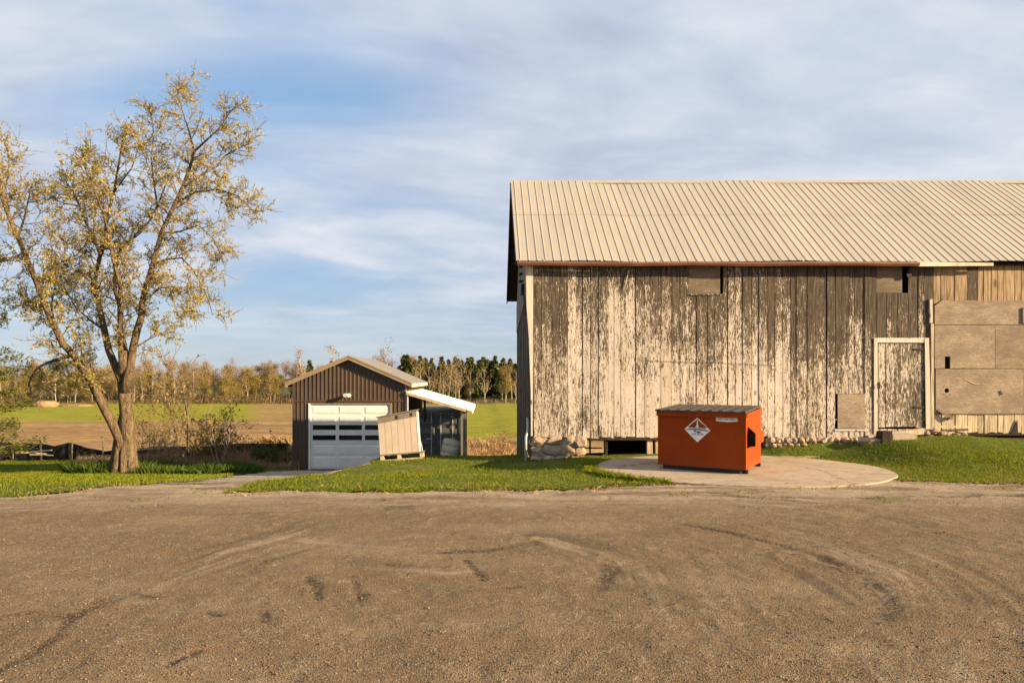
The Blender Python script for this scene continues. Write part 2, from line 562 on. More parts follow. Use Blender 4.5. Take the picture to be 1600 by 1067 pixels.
def gravel_mat():
    m, gg, b = material('yard_gravel')
    p = gg.pos()
    rut = gg.n('ShaderNodeAttribute', attribute_name='rut').outputs['Fac']
    rut = gg.math('MULTIPLY', rut, gg.mapr(gg.noise(p, 24.0, 5, 0.8), 0.42, 0.55, 0.08, 1.0))
    big = gg.noise(gg.scale(p, (0.35, 0.9, 1)), 1.0, 5, 0.6)
    mid = gg.noise(gg.scale(p, (1.3, 3.2, 1)), 1.0, 6, 0.65, 0.6)
    cell = gg.n('ShaderNodeTexVoronoi', {'Vector': p, 'Scale': 62.0, 'Randomness': 1.0})
    cell2 = gg.n('ShaderNodeTexVoronoi', {'Vector': p, 'Scale': 130.0, 'Randomness': 1.0})
    cr = gg.xyz(cell.outputs['Color'])[0]
    cr2 = gg.xyz(cell2.outputs['Color'])[0]
    stone = gg.ramp(cr, [(0.0, (0.080, 0.059, 0.036)), (0.4, (0.152, 0.114, 0.068)), (0.75, (0.228, 0.172, 0.106)), (1.0, (0.327, 0.264, 0.173))])
    fines = gg.ramp(cr2, [(0.0, (0.099, 0.064, 0.034)), (0.5, (0.164, 0.110, 0.061)), (1.0, (0.250, 0.188, 0.114))])
    sel = gg.mapr(gg.noise(p, 6.0, 4, 0.6), 0.42, 0.58)
    c = gg.mix(sel, fines, stone)
    c = gg.mix(gg.mapr(mid, 0.40, 0.66, 0, 0.6), c, (0.172, 0.114, 0.061))
    c = gg.mix(gg.mapr(big, 0.45, 0.70, 0, 0.45), c, (0.274, 0.210, 0.129))
    c = gg.mix(gg.mapr(mid, 0.60, 0.78, 0, 0.6), c, (0.160, 0.133, 0.091))
    y = gg.xyz(p)[1]
    edge = gg.math('MULTIPLY', gg.mapr(y, 9.3, 11.6), gg.mapr(gg.noise(gg.scale(p, (0.6, 2.2, 1)), 1.0, 5, 0.6), 0.32, 0.6))
    c = gg.mix(gg.math('MULTIPLY', edge, 0.8), c, (0.40, 0.325, 0.235))
    c = gg.mix(gg.mapr(rut, 0.03, 0.45, 0, 0.9), c, (0.045, 0.034, 0.022))
    lane = gg.n('ShaderNodeAttribute', attribute_name='lane').outputs['Fac']
    c = gg.mix(gg.mapr(lane, 0.05, 0.9, 0, 0.5), c, (0.33, 0.265, 0.19))
    c = gg.mix(gg.mapr(lane, -0.05, -0.9, 0, 0.65), c, (0.092, 0.069, 0.045))
    h = gg.math('ADD', gg.math('MULTIPLY', gg.math('SUBTRACT', 1.0, cell.outputs['Distance']), 0.6), gg.math('MULTIPLY', gg.math('SUBTRACT', 1.0, cell2.outputs['Distance']), 0.4))
    setin(gg, b, color=c, rough=0.95, spec=0.15, normal=gg.bump(h, 0.9, 0.022))
    return m


M['gravel'] = gravel_mat()


def pebble_mat():
    m, gg, b = material('loose_pebbles')
    c = gg.ramp(gg.island(), [(0.0, (0.08, 0.056, 0.036)), (0.4, (0.145, 0.104, 0.066)), (0.85, (0.20, 0.15, 0.10)), (1.0, (0.28, 0.225, 0.16))])
    setin(gg, b, color=c, rough=0.9, spec=0.2)
    return m


M['pebble'] = pebble_mat()


def drive_mat():
    m, gg, b = material('drive_surface')
    p = gg.pos()
    n1 = gg.noise(gg.scale(p, (0.8, 0.5, 1)), 1.0, 6, 0.65)
    n2 = gg.noise(p, 25, 5, 0.7)
    cr = gg.n('ShaderNodeTexVoronoi', {'Vector': gg.scale(p, (0.9, 0.55, 1)), 'Scale': 1.3}, feature='DISTANCE_TO_EDGE').outputs['Distance']
    c = gg.mix(gg.mapr(n2, 0.35, 0.7), (0.22, 0.18, 0.135), (0.43, 0.36, 0.275))
    c = gg.mix(gg.mapr(n1, 0.45, 0.7, 0, 0.6), c, (0.25, 0.17, 0.10))
    c = gg.mix(gg.mapr(cr, 0.03, 0.0, 0, 0.8), c, (0.07, 0.06, 0.035))
    setin(gg, b, color=c, rough=0.95, spec=0.15, normal=gg.bump(n2, 0.6, 0.02))
    return m


M['drive'] = drive_mat()


def field_mat():
    m, gg, b = material('far_field')
    p = gg.pos()
    x, y, z = gg.xyz(p)
    n1 = gg.noise(gg.scale(p, (0.035, 0.07, 0.3)), 1.0, 6, 0.6)
    n2 = gg.noise(gg.scale(p, (0.5, 0.9, 1)), 1.0, 6, 0.7)
    n3 = gg.noise(gg.scale(p, (5, 5, 5)), 1.0, 5, 0.7)
    clod = gg.noise(gg.scale(p, (0.9, 2.4, 2)), 1.0, 7, 0.75)
    soil = gg.mix(gg.mapr(clod, 0.35, 0.68), (0.20, 0.115, 0.045), (0.42, 0.275, 0.12))
    soil = gg.mix(gg.mapr(n3, 0.5, 0.8, 0, 0.4), soil, (0.50, 0.36, 0.19))
    green = gg.mix(gg.mapr(n2, 0.3, 0.7), (0.14, 0.165, 0.008), (0.29, 0.265, 0.02))
    dry = gg.mix(gg.mapr(n2, 0.3, 0.7), (0.30, 0.20, 0.095), (0.60, 0.43, 0.235))
    yy = gg.math('ADD', y, gg.math('MULTIPLY', gg.math('SUBTRACT', n1, 0.5), 38.0))
    yy = gg.math('ADD', yy, gg.math('MULTIPLY', gg.math('SUBTRACT', n2, 0.5), 34.0))
    # the sown strip starts nearer on the garage's right side
    start = gg.mapr(x, -9.0, -1.0, 68.0, 44.0)
    gm = gg.mapr(gg.math('SUBTRACT', yy, start), -4.0, 6.0)
    bare = gg.math('MULTIPLY', gg.mapr(gg.math('ADD', x, gg.math('MULTIPLY', y, 0.335)), -2.5, 1.5), gg.mapr(x, -10.0, -14.0))
    gm = gg.math('MULTIPLY', gm, gg.math('SUBTRACT', 1.0, gg.math('MULTIPLY', bare, 0.85)))
    patch = gg.noise(gg.scale(p, (0.05, 0.22, 0.3)), 1.0, 7, 0.65)
    soil = gg.mix(gg.mapr(patch, 0.42, 0.66, 0, 0.6), soil, (0.13, 0.078, 0.034))
    green = gg.mix(gg.mapr(patch, 0.46, 0.68, 0, 0.5), green, (0.30, 0.24, 0.05))
    c = gg.mix(gm, soil, green)
    c = gg.mix(gg.mapr(gg.math('ADD', y, gg.math('MULTIPLY', gg.math('SUBTRACT', n2, 0.5), 12.0)), 42.0, 33.0, 0, 0.9), c, dry)
    c = gg.mix(gg.mapr(y, 150, 175), c, (0.09, 0.085, 0.03))
    setin(gg, b, color=c, rough=0.95, spec=0.1, normal=gg.bump(gg.math('ADD', clod, n3), 0.8, 0.08))
    return m


M['field'] = field_mat()


def blade_mat(name, cols, trans=0.35):
    m, gg, b = material(name)
    p = gg.pos()
    n1 = gg.noise(gg.scale(p, (0.9, 0.9, 0.3)), 1.0, 4, 0.6)
    f = gg.math('ADD', gg.math('MULTIPLY', gg.island(), 0.6), gg.math('MULTIPLY', gg.mapr(n1, 0.3, 0.7), 0.4))
    k = len(cols) - 1
    c = gg.ramp(f, [(i / k, q) for i, q in enumerate(cols)])
    if name == 'green_grass':
        dp = gg.noise(gg.scale(p, (0.75, 1.3, 0.3)), 1.0, 6, 0.65)
        c = gg.mix(gg.math('MULTIPLY', gg.mapr(dp, 0.50, 0.70), gg.mapr(gg.island(), 0.1, 0.8)), c, (0.33, 0.25, 0.075))
    setin(gg, b, color=c, rough=0.6, spec=0.2)
    tr = gg.n('ShaderNodeBsdfTranslucent', {'Color': c})
    mx = gg.n('ShaderNodeMixShader', {0: trans, 1: b.outputs[0], 2: tr.outputs[0]})
    gg.nt.links.new(mx.outputs[0], m.node_tree.nodes['Material Output'].inputs[0])
    return m


M['grass'] = blade_mat('green_grass', [(0.075, 0.105, 0.004), (0.125, 0.165, 0.005), (0.18, 0.205, 0.007), (0.245, 0.235, 0.018)], 0.4)
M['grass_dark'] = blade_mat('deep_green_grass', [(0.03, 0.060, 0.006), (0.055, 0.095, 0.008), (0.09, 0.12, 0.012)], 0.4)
M['dry'] = blade_mat('dry_stalks', [(0.20, 0.12, 0.055), (0.36, 0.235, 0.115), (0.55, 0.39, 0.21)], 0.3)


def turf_mat():
    m, gg, b = material('turf_floor')
    p = gg.pos()
    n = gg.noise(p, 9, 5, 0.7)
    n1 = gg.noise(gg.scale(p, (0.8, 1.2, 1)), 1.0, 4, 0.6)
    c = gg.mix(gg.mapr(n, 0.3, 0.7), (0.05, 0.075, 0.012), (0.12, 0.14, 0.022))
    c = gg.mix(gg.mapr(n1, 0.55, 0.75, 0, 0.7), c, (0.22, 0.16, 0.06))
    setin(gg, b, color=c, rough=0.95, spec=0.1, normal=gg.bump(n, 0.6, 0.03))
    return m


M['turf'] = turf_mat()


def bark_mat(name, lo, hi):
    m, gg, b = material(name)
    p = offset_pos(gg)
    n = gg.noise(gg.scale(p, (13, 13, 2.4)), 1.0, 7, 0.7, 0.9)
    n2 = gg.noise(gg.scale(p, (40, 40, 12)), 1.0, 5, 0.7)
    c = gg.mix(gg.mapr(gg.math('ADD', gg.math('MULTIPLY', n, 0.6), gg.math('MULTIPLY', n2, 0.4)), 0.35, 0.65), lo, hi)
    setin(gg, b, color=c, rough=0.95, spec=0.1, normal=gg.bump(gg.math('ADD', n, gg.math('MULTIPLY', n2, 0.5)), 1.0, 0.12))
    return m


M['bark'] = bark_mat('willow_bark', (0.06, 0.040, 0.024), (0.29, 0.215, 0.13))
M['bark_far'] = bark_mat('grey_bark', (0.13, 0.095, 0.06), (0.34, 0.26, 0.17))
M['bark_birch'] = bark_mat('pale_bark', (0.30, 0.24, 0.17), (0.58, 0.49, 0.37))
M['leaf'] = blade_mat('golden_spring_leaves', [(0.29, 0.25, 0.035), (0.41, 0.335, 0.065), (0.50, 0.39, 0.12), (0.56, 0.44, 0.21)], 0.5)
M['leaf_yellow'] = blade_mat('yellow_catkins', [(0.26, 0.24, 0.02), (0.38, 0.32, 0.035), (0.48, 0.39, 0.06)], 0.35)
M['needle'] = blade_mat('spruce_needles', [(0.03, 0.04, 0.008), (0.075, 0.08, 0.013), (0.14, 0.125, 0.022)], 0.12)
M['needle_far'] = blade_mat('pine_needles', [(0.03, 0.043, 0.011), (0.065, 0.078, 0.016), (0.125, 0.125, 0.024)], 0.1)
M['twig_brown'] = blade_mat('brown_twigs', [(0.15, 0.10, 0.046), (0.25, 0.17, 0.075), (0.36, 0.25, 0.12)], 0.2)
M['twig_olive'] = blade_mat('olive_buds', [(0.16, 0.12, 0.03), (0.26, 0.20, 0.045), (0.36, 0.27, 0.07)], 0.25)
M['brush'] = blade_mat('dark_brush', [(0.07, 0.05, 0.022), (0.12, 0.085, 0.035), (0.19, 0.14, 0.055)], 0.2)
M['twig_red'] = blade_mat('reddish_twigs', [(0.17, 0.075, 0.04), (0.30, 0.15, 0.085), (0.40, 0.24, 0.14)], 0.2)
M['siding'] = simple('brown_siding', (0.095, 0.064, 0.045), 0.45, 0.0, 0.10, 1.5, 0.04, 0.35)
M['siding_trim'] = simple('brown_trim', (0.30, 0.225, 0.145), 0.5, 0.0, 0.10, 1.5, 0.04, 0.35)
M['g_roof'] = simple('grey_garage_roof', (0.30, 0.295, 0.29), 0.5, 0.0, 0.12, 1.5, 0.04, 0.3)
M['white_metal'] = simple('white_sheet_metal', (0.78, 0.76, 0.70), 0.4, 0.0, 0.06, 1.5, 0.03, 0.4)
M['door_white'] = simple('white_door_paint', (0.82, 0.79, 0.71), 0.4, 0.0, 0.12, 1.6, 0.03, 0.4)
M['container'] = simple('charcoal_container', (0.055, 0.057, 0.057), 0.45, 0.0, 0.3, 1.6, 0.06, 0.5)
M['container_panel'] = simple('worn_container_panel', (0.085, 0.087, 0.086), 0.4, 0.0, 0.35, 2.5, 0.08, 0.5)
M['steel'] = simple('galvanised_steel', (0.42, 0.41, 0.38), 0.45, 0.1, 0.2, 6, 0.05)
M['shed'] = simple('cream_cladding', (0.48, 0.385, 0.295), 0.6, 0.0, 0.10, 2.5, 0.05, 0.3)
M['shed_trim'] = simple('grey_painted_wood', (0.20, 0.17, 0.13), 0.7, 0.0, 0.25, 4.0, 0.1)
M['barrel'] = simple('dull_grey_plastic', (0.34, 0.33, 0.27), 0.5, 0.0, 0.2, 4.0, 0.05)
M['fabric'] = simple('black_silt_fabric', (0.018, 0.016, 0.015), 0.8, 0.0, 0.4, 5.0, 0.4, 0.2)
M['mound'] = simple('tan_dirt', (0.28, 0.19, 0.11), 0.95, 0.0, 0.3, 0.8, 0.6, 0.1)
M['lid'] = simple('weathered_black_lid', (0.06, 0.052, 0.044), 0.6, 0.0, 0.4, 5.0, 0.15, 0.3)
M['sticker'] = simple('white_sticker', (0.80, 0.77, 0.72), 0.5, 0.0, 0.10, 10, 0.02, 0.3)
M['ink'] = simple('black_ink', (0.03, 0.025, 0.022), 0.6, 0.0, 0.1, 10, 0.02, 0.2)
M['porcelain'] = simple('brown_glaze', (0.05, 0.03, 0.02), 0.3, 0.0, 0.2, 10, 0.02, 0.5)


def dumpster_mat():
    m, gg, b = material('orange_steel_paint')
    p = gg.pos()
    n1 = gg.noise(p, 1.6, 6, 0.6)
    n2 = gg.noise(p, 14, 6, 0.7)
    n3 = gg.noise(gg.scale(p, (30, 30, 2)), 1.0, 5, 0.65)
    c = gg.mix(gg.mapr(n1, 0.35, 0.7), (0.245, 0.038, 0.004), (0.295, 0.052, 0.005))
    c = gg.mix(gg.mapr(n3, 0.55, 0.8, 0, 0.35), c, (0.24, 0.03, 0.003))
    c = gg.mix(gg.mapr(n2, 0.63, 0.70, 0, 0.8), c, (0.12, 0.045, 0.02))
    scr = gg.noise(gg.scale(p, (3, 3, 55)), 1.0, 4, 0.7, 0.4)
    c = gg.mix(gg.math('MULTIPLY', gg.mapr(scr, 0.64, 0.68), gg.mapr(n1, 0.5, 0.62, 0, 0.7)), c, (0.15, 0.085, 0.055))
    z = gg.xyz(p)[2]
    low = gg.math('MULTIPLY', gg.mapr(z, 0.34, 0.08), gg.mapr(n2, 0.42, 0.62))
    c = gg.mix(gg.math('MULTIPLY', low, 0.6), c, (0.17, 0.075, 0.04))
    setin(gg, b, color=c, rough=0.6, spec=0.1, normal=gg.bump(gg.math('ADD', n1, gg.math('MULTIPLY', n2, 0.3)), 0.12, 0.02))
    return m


M['dumpster'] = dumpster_mat()


def glass_mat():
    m, gg, b = material('dark_window_glass')
    setin(gg, b, color=(0.012, 0.014, 0.016), rough=0.08, spec=0.5)
    return m


M['glass'] = glass_mat()

# ------------------------------------------------------------------ ground sheets
def spread(a, b, step):
    return np.arange(a, b, step)


xs = np.concatenate([-np.geomspace(3000, 60, 14), spread(-56, -24, 4), spread(-24, 24, 0.5), spread(24, 60, 4), np.geomspace(60, 3000, 14)])
ys = np.concatenate([-np.geomspace(1500, 30, 8), spread(-24, 8, 4), spread(8, 45, 0.5), spread(45, 170, 2.5), np.geomspace(170, 4000, 16)])
me = grid_mesh('ground', xs, ys, lambda x, y: ground(x, y) - 0.06 + vnoise(x * 0.5, y * 0.5, 2) * 0.05 * sstep(30, 40, y), M['field'])
tag(obj('ground', me), kind='structure')

# tyre marks: darker damp ruts pressed into the gravel, drawn on the ground
RUTS = [([(690, 862), (760, 858), (830, 850), (880, 850), (925, 866), (950, 882), (952, 900), (938, 918)], 0.09, 0.55, 0.9),
        ([(1055, 815), (1160, 838), (1230, 855), (1300, 880), (1345, 898), (1380, 920), (1394, 960), (1392, 1005)], 0.11, 0.35, 0.8),
        ([(1150, 800), (1300, 820), (1440, 838), (1600, 875)], 0.10, 0.3, 0.25),
        ([(1120, 775), (1300, 778), (1450, 776), (1640, 772)], 0.13, 0.5, 0.55),
        ([(1360, 828), (1480, 834), (1545, 850)], 0.07, 0.3, 0.6),
        ([(480, 900), (490, 915), (499, 934)], 0.05, 0.9, 0.95), ([(548, 900), (556, 915), (566, 936)], 0.05, 0.9, 0.95),
        ([(728, 874), (740, 890), (752, 905)], 0.05, 0.7, 0.8), ([(770, 918), (803, 913)], 0.05, 0.9, 0.9),
        ([(0, 1052), (60, 1020), (100, 985), (130, 945), (150, 925)], 0.05, 0.5, 0.9), ([(80, 1062), (130, 1035), (175, 995)], 0.04, 0.6, 0.8),
        ([(24, 956), (52, 952)], 0.06, 0.9, 0.9), ([(105, 962), (135, 950), (150, 935)], 0.06, 0.8, 0.9), ([(265, 1040), (300, 1020)], 0.035, 0.8, 0.8),
        ([(150, 910), (175, 918), (250, 935), (300, 940)], 0.06, 0.25, 0.6), ([(600, 882), (640, 886)], 0.05, 0.7, 0.8),
        ([(360, 915), (400, 922), (440, 908)], 0.05, 0.4, 0.75), ([(1010, 925), (1040, 945)], 0.04, 0.6, 0.75), ([(1165, 950), (1175, 985)], 0.06, 0.5, 0.6),
        ([(320, 955), (340, 962)], 0.05, 0.7, 0.7), ([(405, 955), (415, 985)], 0.04, 0.5, 0.7), ([(1075, 855), (1110, 862)], 0.05, 0.5, 0.6),
        ([(1285, 965), (1310, 985)], 0.05, 0.4, 0.6), ([(780, 1000), (760, 1060)], 0.07, 0.3, 0.35), ([(1545, 955), (1600, 975)], 0.05, 0.4, 0.5)]
RUTW = []
for pts, wd, amp, dk in RUTS:
    w = []
    for (px, py) in pts:
        Y = EYE * F / (py - PPY)
        w.append(((px - PPX) * Y / F, Y))
    RUTW.append((w, wd, amp, dk))


def rut_field(x, y, dark):
    out = np.zeros(x.shape)
    patch = np.clip(0.55 + 0.75 * vnoise(x * 2.3, y * 3.1, 21) + 0.4 * vnoise(x * 8, y * 9, 22), 0, 1)
    xx = x + 0.05 * vnoise(x * 4, y * 4, 23)
    yy = y + 0.05 * vnoise(x * 4, y * 4, 24)
    for w, wd, amp, dk in RUTW:
        x0, x1 = min(p[0] for p in w) - 0.4, max(p[0] for p in w) + 0.4
        y0, y1 = min(p[1] for p in w) - 0.4, max(p[1] for p in w) + 0.4
        s = (x > x0) & (x < x1) & (y > y0) & (y < y1)
        if not s.any():
            continue
        px, py = xx[s], yy[s]
        d = np.full(px.shape, 9.0)
        for (ax, ay), (bx, by) in zip(w[:-1], w[1:]):
            t = np.clip(((px - ax) * (bx - ax) + (py - ay) * (by - ay)) / ((bx - ax) ** 2 + (by - ay) ** 2), 0, 1)
            d = np.minimum(d, np.hypot(px - ax - t * (bx - ax), py - ay - t * (by - ay)))
        v = np.exp(-(d / (wd * 0.85)) ** 2) * (dk if dark else amp) * (patch[s] if amp < 0.7 else 0.4 + 0.6 * patch[s])
        out[s] = np.maximum(out[s], v)
    return out


LANES = []
for pts in ([(1050, 788), (1250, 826), (1400, 868), (1500, 930), (1545, 1060)], [(1090, 768), (1350, 797), (1700, 868)], [(860, 848), (935, 878), (955, 940), (900, 1062)],
            [(600, 796), (350, 876), (150, 980), (30, 1067)], [(1000, 896), (1130, 958), (1200, 1067)], [(250, 850), (480, 868), (690, 880)], [(1240, 868), (1400, 960), (1440, 1067)], [(0, 800), (400, 792), (900, 778)]):
    w = [np.array(((px - PPX) * (EYE * F / (py - PPY)) / F, EYE * F / (py - PPY))) for px, py in pts]
    w = [2 * w[0] - w[1]] + w + [2 * w[-1] - w[-2]]
    fine = []
    for k in range(1, len(w) - 2):
        for t in np.arange(0, 1, 0.125):
            a, b, c, d = w[k - 1], w[k], w[k + 1], w[k + 2]
            fine.append(tuple(0.5 * (2 * b + (c - a) * t + (2 * a - 5 * b + 4 * c - d) * t * t + (3 * b - a - 3 * c + d) * t ** 3)))
    LANES.append(fine + [tuple(w[-2])])


def lane_field(x, y):
    out = np.zeros(x.shape)
    xx = x + 0.12 * vnoise(x * 1.1, y * 1.1, 61)
    yy = y + 0.12 * vnoise(x * 1.1, y * 1.1, 62)
    for i, w in enumerate(LANES):
        x0, x1 = min(p[0] for p in w) - 1.4, max(p[0] for p in w) + 1.4
        y0, y1 = min(p[1] for p in w) - 1.4, max(p[1] for p in w) + 1.4
        s = (x > x0) & (x < x1) & (y > y0) & (y < y1)
        px, py = xx[s], yy[s]
        best = np.full(px.shape, 9.0)
        sgn = np.zeros(px.shape)
        along = np.zeros(px.shape)
        acc = 0.0
        for (ax, ay), (bx, by) in zip(w[:-1], w[1:]):
            L2 = (bx - ax) ** 2 + (by - ay) ** 2
            t = np.clip(((px - ax) * (bx - ax) + (py - ay) * (by - ay)) / L2, 0, 1)
            ex, ey = px - ax - t * (bx - ax), py - ay - t * (by - ay)
            d = np.hypot(ex, ey)
            c = (bx - ax) * ey - (by - ay) * ex
            k = d < best
            best[k] = d[k]
            sgn[k] = np.sign(c[k]) * d[k]
            along[k] = acc + t[k] * math.sqrt(L2)
            acc += math.sqrt(L2)
        st = vnoise(sgn * 9, along * 0.55, 63 + i) + 0.7 * vnoise(sgn * 22, along * 0.9, 73 + i) + 0.4 * vnoise(sgn * 45, along * 2.5, 93 + i)
        v = np.exp(-(best / 0.75) ** 2) * st * np.clip(0.45 + 0.9 * vnoise(px * 1.1, py * 1.1, 63 + i), 0, 1)
        v = v - 0.25 * np.exp(-(best / 0.5) ** 2) * np.clip(vnoise(px * .9, py * .9, 83 + i), 0, 1)
        out[s] += v
    return np.clip(out, -1, 1)


def yard_z(x, y):
    near = sstep(0, 3, y) * (1 - sstep(12.2, 13.2, y))
    # sweeping wheel tracks of vehicles that turned in the yard
    r1 = np.hypot(x - 1.5, (y - 1.0) * 1.0)
    r2 = np.hypot(x + 6, y - 2.0)
    z = 0.012 * vnoise(x * 1.1, y * 1.9, 31) + 0.008 * vnoise(x * 3.3, y * 4.1, 32) + 0.005 * vnoise(x * 9, y * 9, 33) + 0.004 * vnoise(x * 21, y * 21, 34)
    z = z + 0.006 * np.sin(r1 * 9 + 2 * vnoise(x * .5, y * .5, 35)) * sstep(-0.2, 0.5, vnoise(x * .3, y * .3, 36))
    z = z + 0.006 * np.sin(r2 * 8 + 2 * vnoise(x * .5, y * .5, 37)) * sstep(-0.1, 0.5, vnoise(x * .3, y * .3, 38))
    z = z - 0.022 * rut_field(x, y, False) + 0.006 * lane_field(x, y)
    return ground(x, y) + z * near - 0.035 * any_lawn(x, y) + 0.004


xs = np.concatenate([spread(-60, -9, 1.0), spread(-9, 12.6, 0.036), spread(12.6, 62, 1.0)])
ys = np.concatenate([spread(-40, 3.6, 0.8), spread(3.6, 13.9, 0.036)])
me = grid_mesh('gravel_yard', xs, ys, yard_z, M['gravel'], None, ('rut', lambda x, y: rut_field(x, y, True)))
co = np.empty(len(me.vertices) * 3, np.float32)
me.vertices.foreach_get('co', co)
co = co.reshape(-1, 3).astype(float)
me.attributes.new('lane', 'FLOAT', 'POINT').data.foreach_set('value', lane_field(co[:, 0], co[:, 1]).astype(np.float32))
tag(obj('gravel_yard', me), kind='structure')

# the drive that runs down to the garage
xs, ys = spread(-11.5, -2.2, 0.12), spread(12.6, 27.97, 0.12)
me = grid_mesh('driveway', xs, ys, lambda x, y: ground(x, y) + 0.008 + 0.01 * vnoise(x * 3, y * 3, 41) - 0.04 * any_lawn(x, y), M['drive'])
tag(obj('driveway', me), kind='structure')

for poly, (x0, x1, y0, y1) in ((LAWN_LEFT, (-40, -5, 10, 32)), (LAWN_BANK, (-5.2, 5, 10.5, 22.5)), (LAWN_RIGHT, (3.5, 24, 11.5, 16.5))):
    xs, ys = spread(x0, x1, 0.11), spread(y0, y1, 0.11)
    me = grid_mesh('lawn', xs, ys, lambda x, y: ground(x, y) + 0.014 + 0.012 * vnoise(x * 2, y * 2, 51), M['turf'],
                   lambda x, y, poly=poly: lawn_mask(x, y, poly))
    tag(obj('lawn', me), kind='structure')


def blades(pts, h0, h1, w, lean=0.5, z0=0.0):
    """one bent two-triangle blade at each point"""
    n = len(pts)
    x, y = pts[:, 0], pts[:, 1]
    z = ground(x, y) + z0
    h = NP.uniform(h0, h1, n) if np.isscalar(h0) else h0 + (h1 - h0) * NP.random(n)
    a = NP.uniform(0, 2 * np.pi, n)
    b = NP.uniform(0, 2 * np.pi, n)
    ln = np.abs(NP.normal(0, lean, n)) * h
    ww = NP.uniform(0.6, 1.2, n) * w
    dx, dy = np.cos(a) * ww * 0.5, np.sin(a) * ww * 0.5
    tx, ty = np.cos(b) * ln, np.sin(b) * ln
    v = np.empty((n, 4, 3))
    v[:, 0] = np.stack([x - dx, y - dy, z], 1)
    v[:, 1] = np.stack([x + dx, y + dy, z], 1)
    v[:, 2] = np.stack([x + tx * .4 + dx * .8, y + ty * .4 + dy * .8, z + h * 0.6], 1)
    v[:, 3] = np.stack([x + tx, y + ty, z + h], 1)
    i = np.arange(n) * 4
    f = np.concatenate([np.stack([i, i + 1, i + 2], 1), np.stack([i, i + 2, i + 3], 1)])
    return v.reshape(-1, 3), f


def scatter(x0, x1, y0, y1, n, mask):
    p = np.stack([NP.uniform(x0, x1, n), NP.uniform(y0, y1, n)], 1)
    return p[mask(p[:, 0], p[:, 1])]


def off_pad(x, y):
    return ((x - PAD_C[0]) / (PAD_R[0] + 0.02)) ** 2 + ((y - PAD_C[1]) / (PAD_R[1] + 0.02)) ** 2 > 1


def grass_obj(name, mat, parts, label):
    vs, fs, k = [], [], 0
    for v, f in parts:
        vs.append(v)
        fs.append(f + k)
        k += len(v)
    o = obj(name, np_mesh(name, np.concatenate(vs), np.concatenate(fs), mat, 3))
    return tag(o, label, 'grass', kind='stuff')


def hvar(p, lo, hi, sc=1.2, seed=61):
    k = 0.5 + 0.5 * vnoise(p[:, 0] * sc, p[:, 1] * sc, seed)
    return lo * (0.6 + 0.8 * k), hi * (0.5 + 1.0 * k)


p = scatter(-5.2, 5, 10.8, 18.6, 75000, lambda x, y: lawn_mask(x, y, LAWN_BANK) & off_pad(x, y) & ~((x > 1.1) & (y > 16.15)))
a, b = hvar(p, 0.022, 0.062)
parts = [blades(p, a, b, 0.013)]
q = scatter(-5.2, 5, 10.8, 18.6, 90000, lambda x, y: lawn_mask(x, y, LAWN_BANK) & ~lawn_mask(x, y - 0.22, LAWN_BANK) & off_pad(x, y) & (y < 15.5))
parts.append(blades(q, 0.035, 0.09, 0.012, 0.8))
q = scatter(2.0, 4.6, 11.9, 15.0, 30000, lambda x, y: off_pad(x, y) & lawn_mask(x, y, LAWN_BANK) & ~off_pad(x + 0.3 * np.sign(PAD_C[0] - x), y))
parts.append(blades(q, 0.05, 0.13, 0.012, 0.7))
grass_obj('grass', M['grass'], parts, 'short green grass on the bank between drive and concrete pad')
p = scatter(3.9, 17, 12, 16.15, 90000, lambda x, y: lawn_mask(x, y, LAWN_RIGHT) & off_pad(x, y))
a, b = hvar(p, 0.022, 0.06)
grass_obj('grass', M['grass'], [blades(p, a, b, 0.013)], 'short green grass in front of the barn door, right of the pad')
p = scatter(-22, -5, 10.5, 31.5, 150000, lambda x, y: lawn_mask(x, y, LAWN_LEFT) & (x > -0.76 * y - 1.5))
a, b = hvar(p, 0.035, 0.085, 0.8)
grass_obj('grass', M['grass'], [blades(p, a, b, 0.02)], 'short green lawn grass on the left below the tree')

# ------------------------------------------------------------------ loose pebbles on the yard
u = NP.random(46000)
py_ = 3.7 + (12.6 - 3.7) * u ** 1.7
px_ = NP.uniform(-0.80, 0.86, len(u)) * py_
k = ~any_lawn(px_, py_) & off_pad(px_, py_)
px_, py_ = px_[k], py_[k]
n = len(px_)
sz = np.clip(NP.lognormal(math.log(0.0048), 0.36, n), 0.003, 0.014)
base = np.array([(1, 0, 0), (0.2, 0.95, 0), (-1, 0.1, 0), (-0.1, -1, 0), (0.1, 0, 0.75), (0, 0, -0.5)])
ang = NP.uniform(0, 6.283, n)
ca, sa = np.cos(ang)[:, None], np.sin(ang)[:, None]
jit = NP.uniform(0.7, 1.3, (n, 6, 3))
B = base[None] * jit
vx = (B[:, :, 0] * ca - B[:, :, 1] * sa) * sz[:, None] + px_[:, None]
vy = (B[:, :, 0] * sa + B[:, :, 1] * ca) * sz[:, None] + py_[:, None]
vz = B[:, :, 2] * sz[:, None] + (yard_z(px_, py_) + sz * 0.15)[:, None]
V = np.stack([vx, vy, vz], 2).reshape(-1, 3)
fb = np.array([(0, 1, 4), (1, 2, 4), (2, 3, 4), (3, 0, 4), (1, 0, 5), (2, 1, 5), (3, 2, 5), (0, 3, 5)])
Ff = (fb[None] + (np.arange(n) * 6)[:, None, None]).reshape(-1, 3)
tag(obj('gravel', np_mesh('gravel', V, Ff, M['pebble'], 3)), 'loose pale and brown pebbles strewn over the yard', 'gravel', kind='stuff')

# weeds sprouting along the gravel edge
p = scatter(-8, 11, 9.9, 12.6, 9000, lambda x, y: ~any_lawn(x, y) & off_pad(x, y) & (vnoise(x * 1.3, y * 3.2, 71) > 0.40))
v, f = blades(p, 0.02, 0.06, 0.014, 0.9)
grass_obj('weeds', M['grass'], [(v, f)], 'sparse low weeds sprouting along the edge of the gravel')

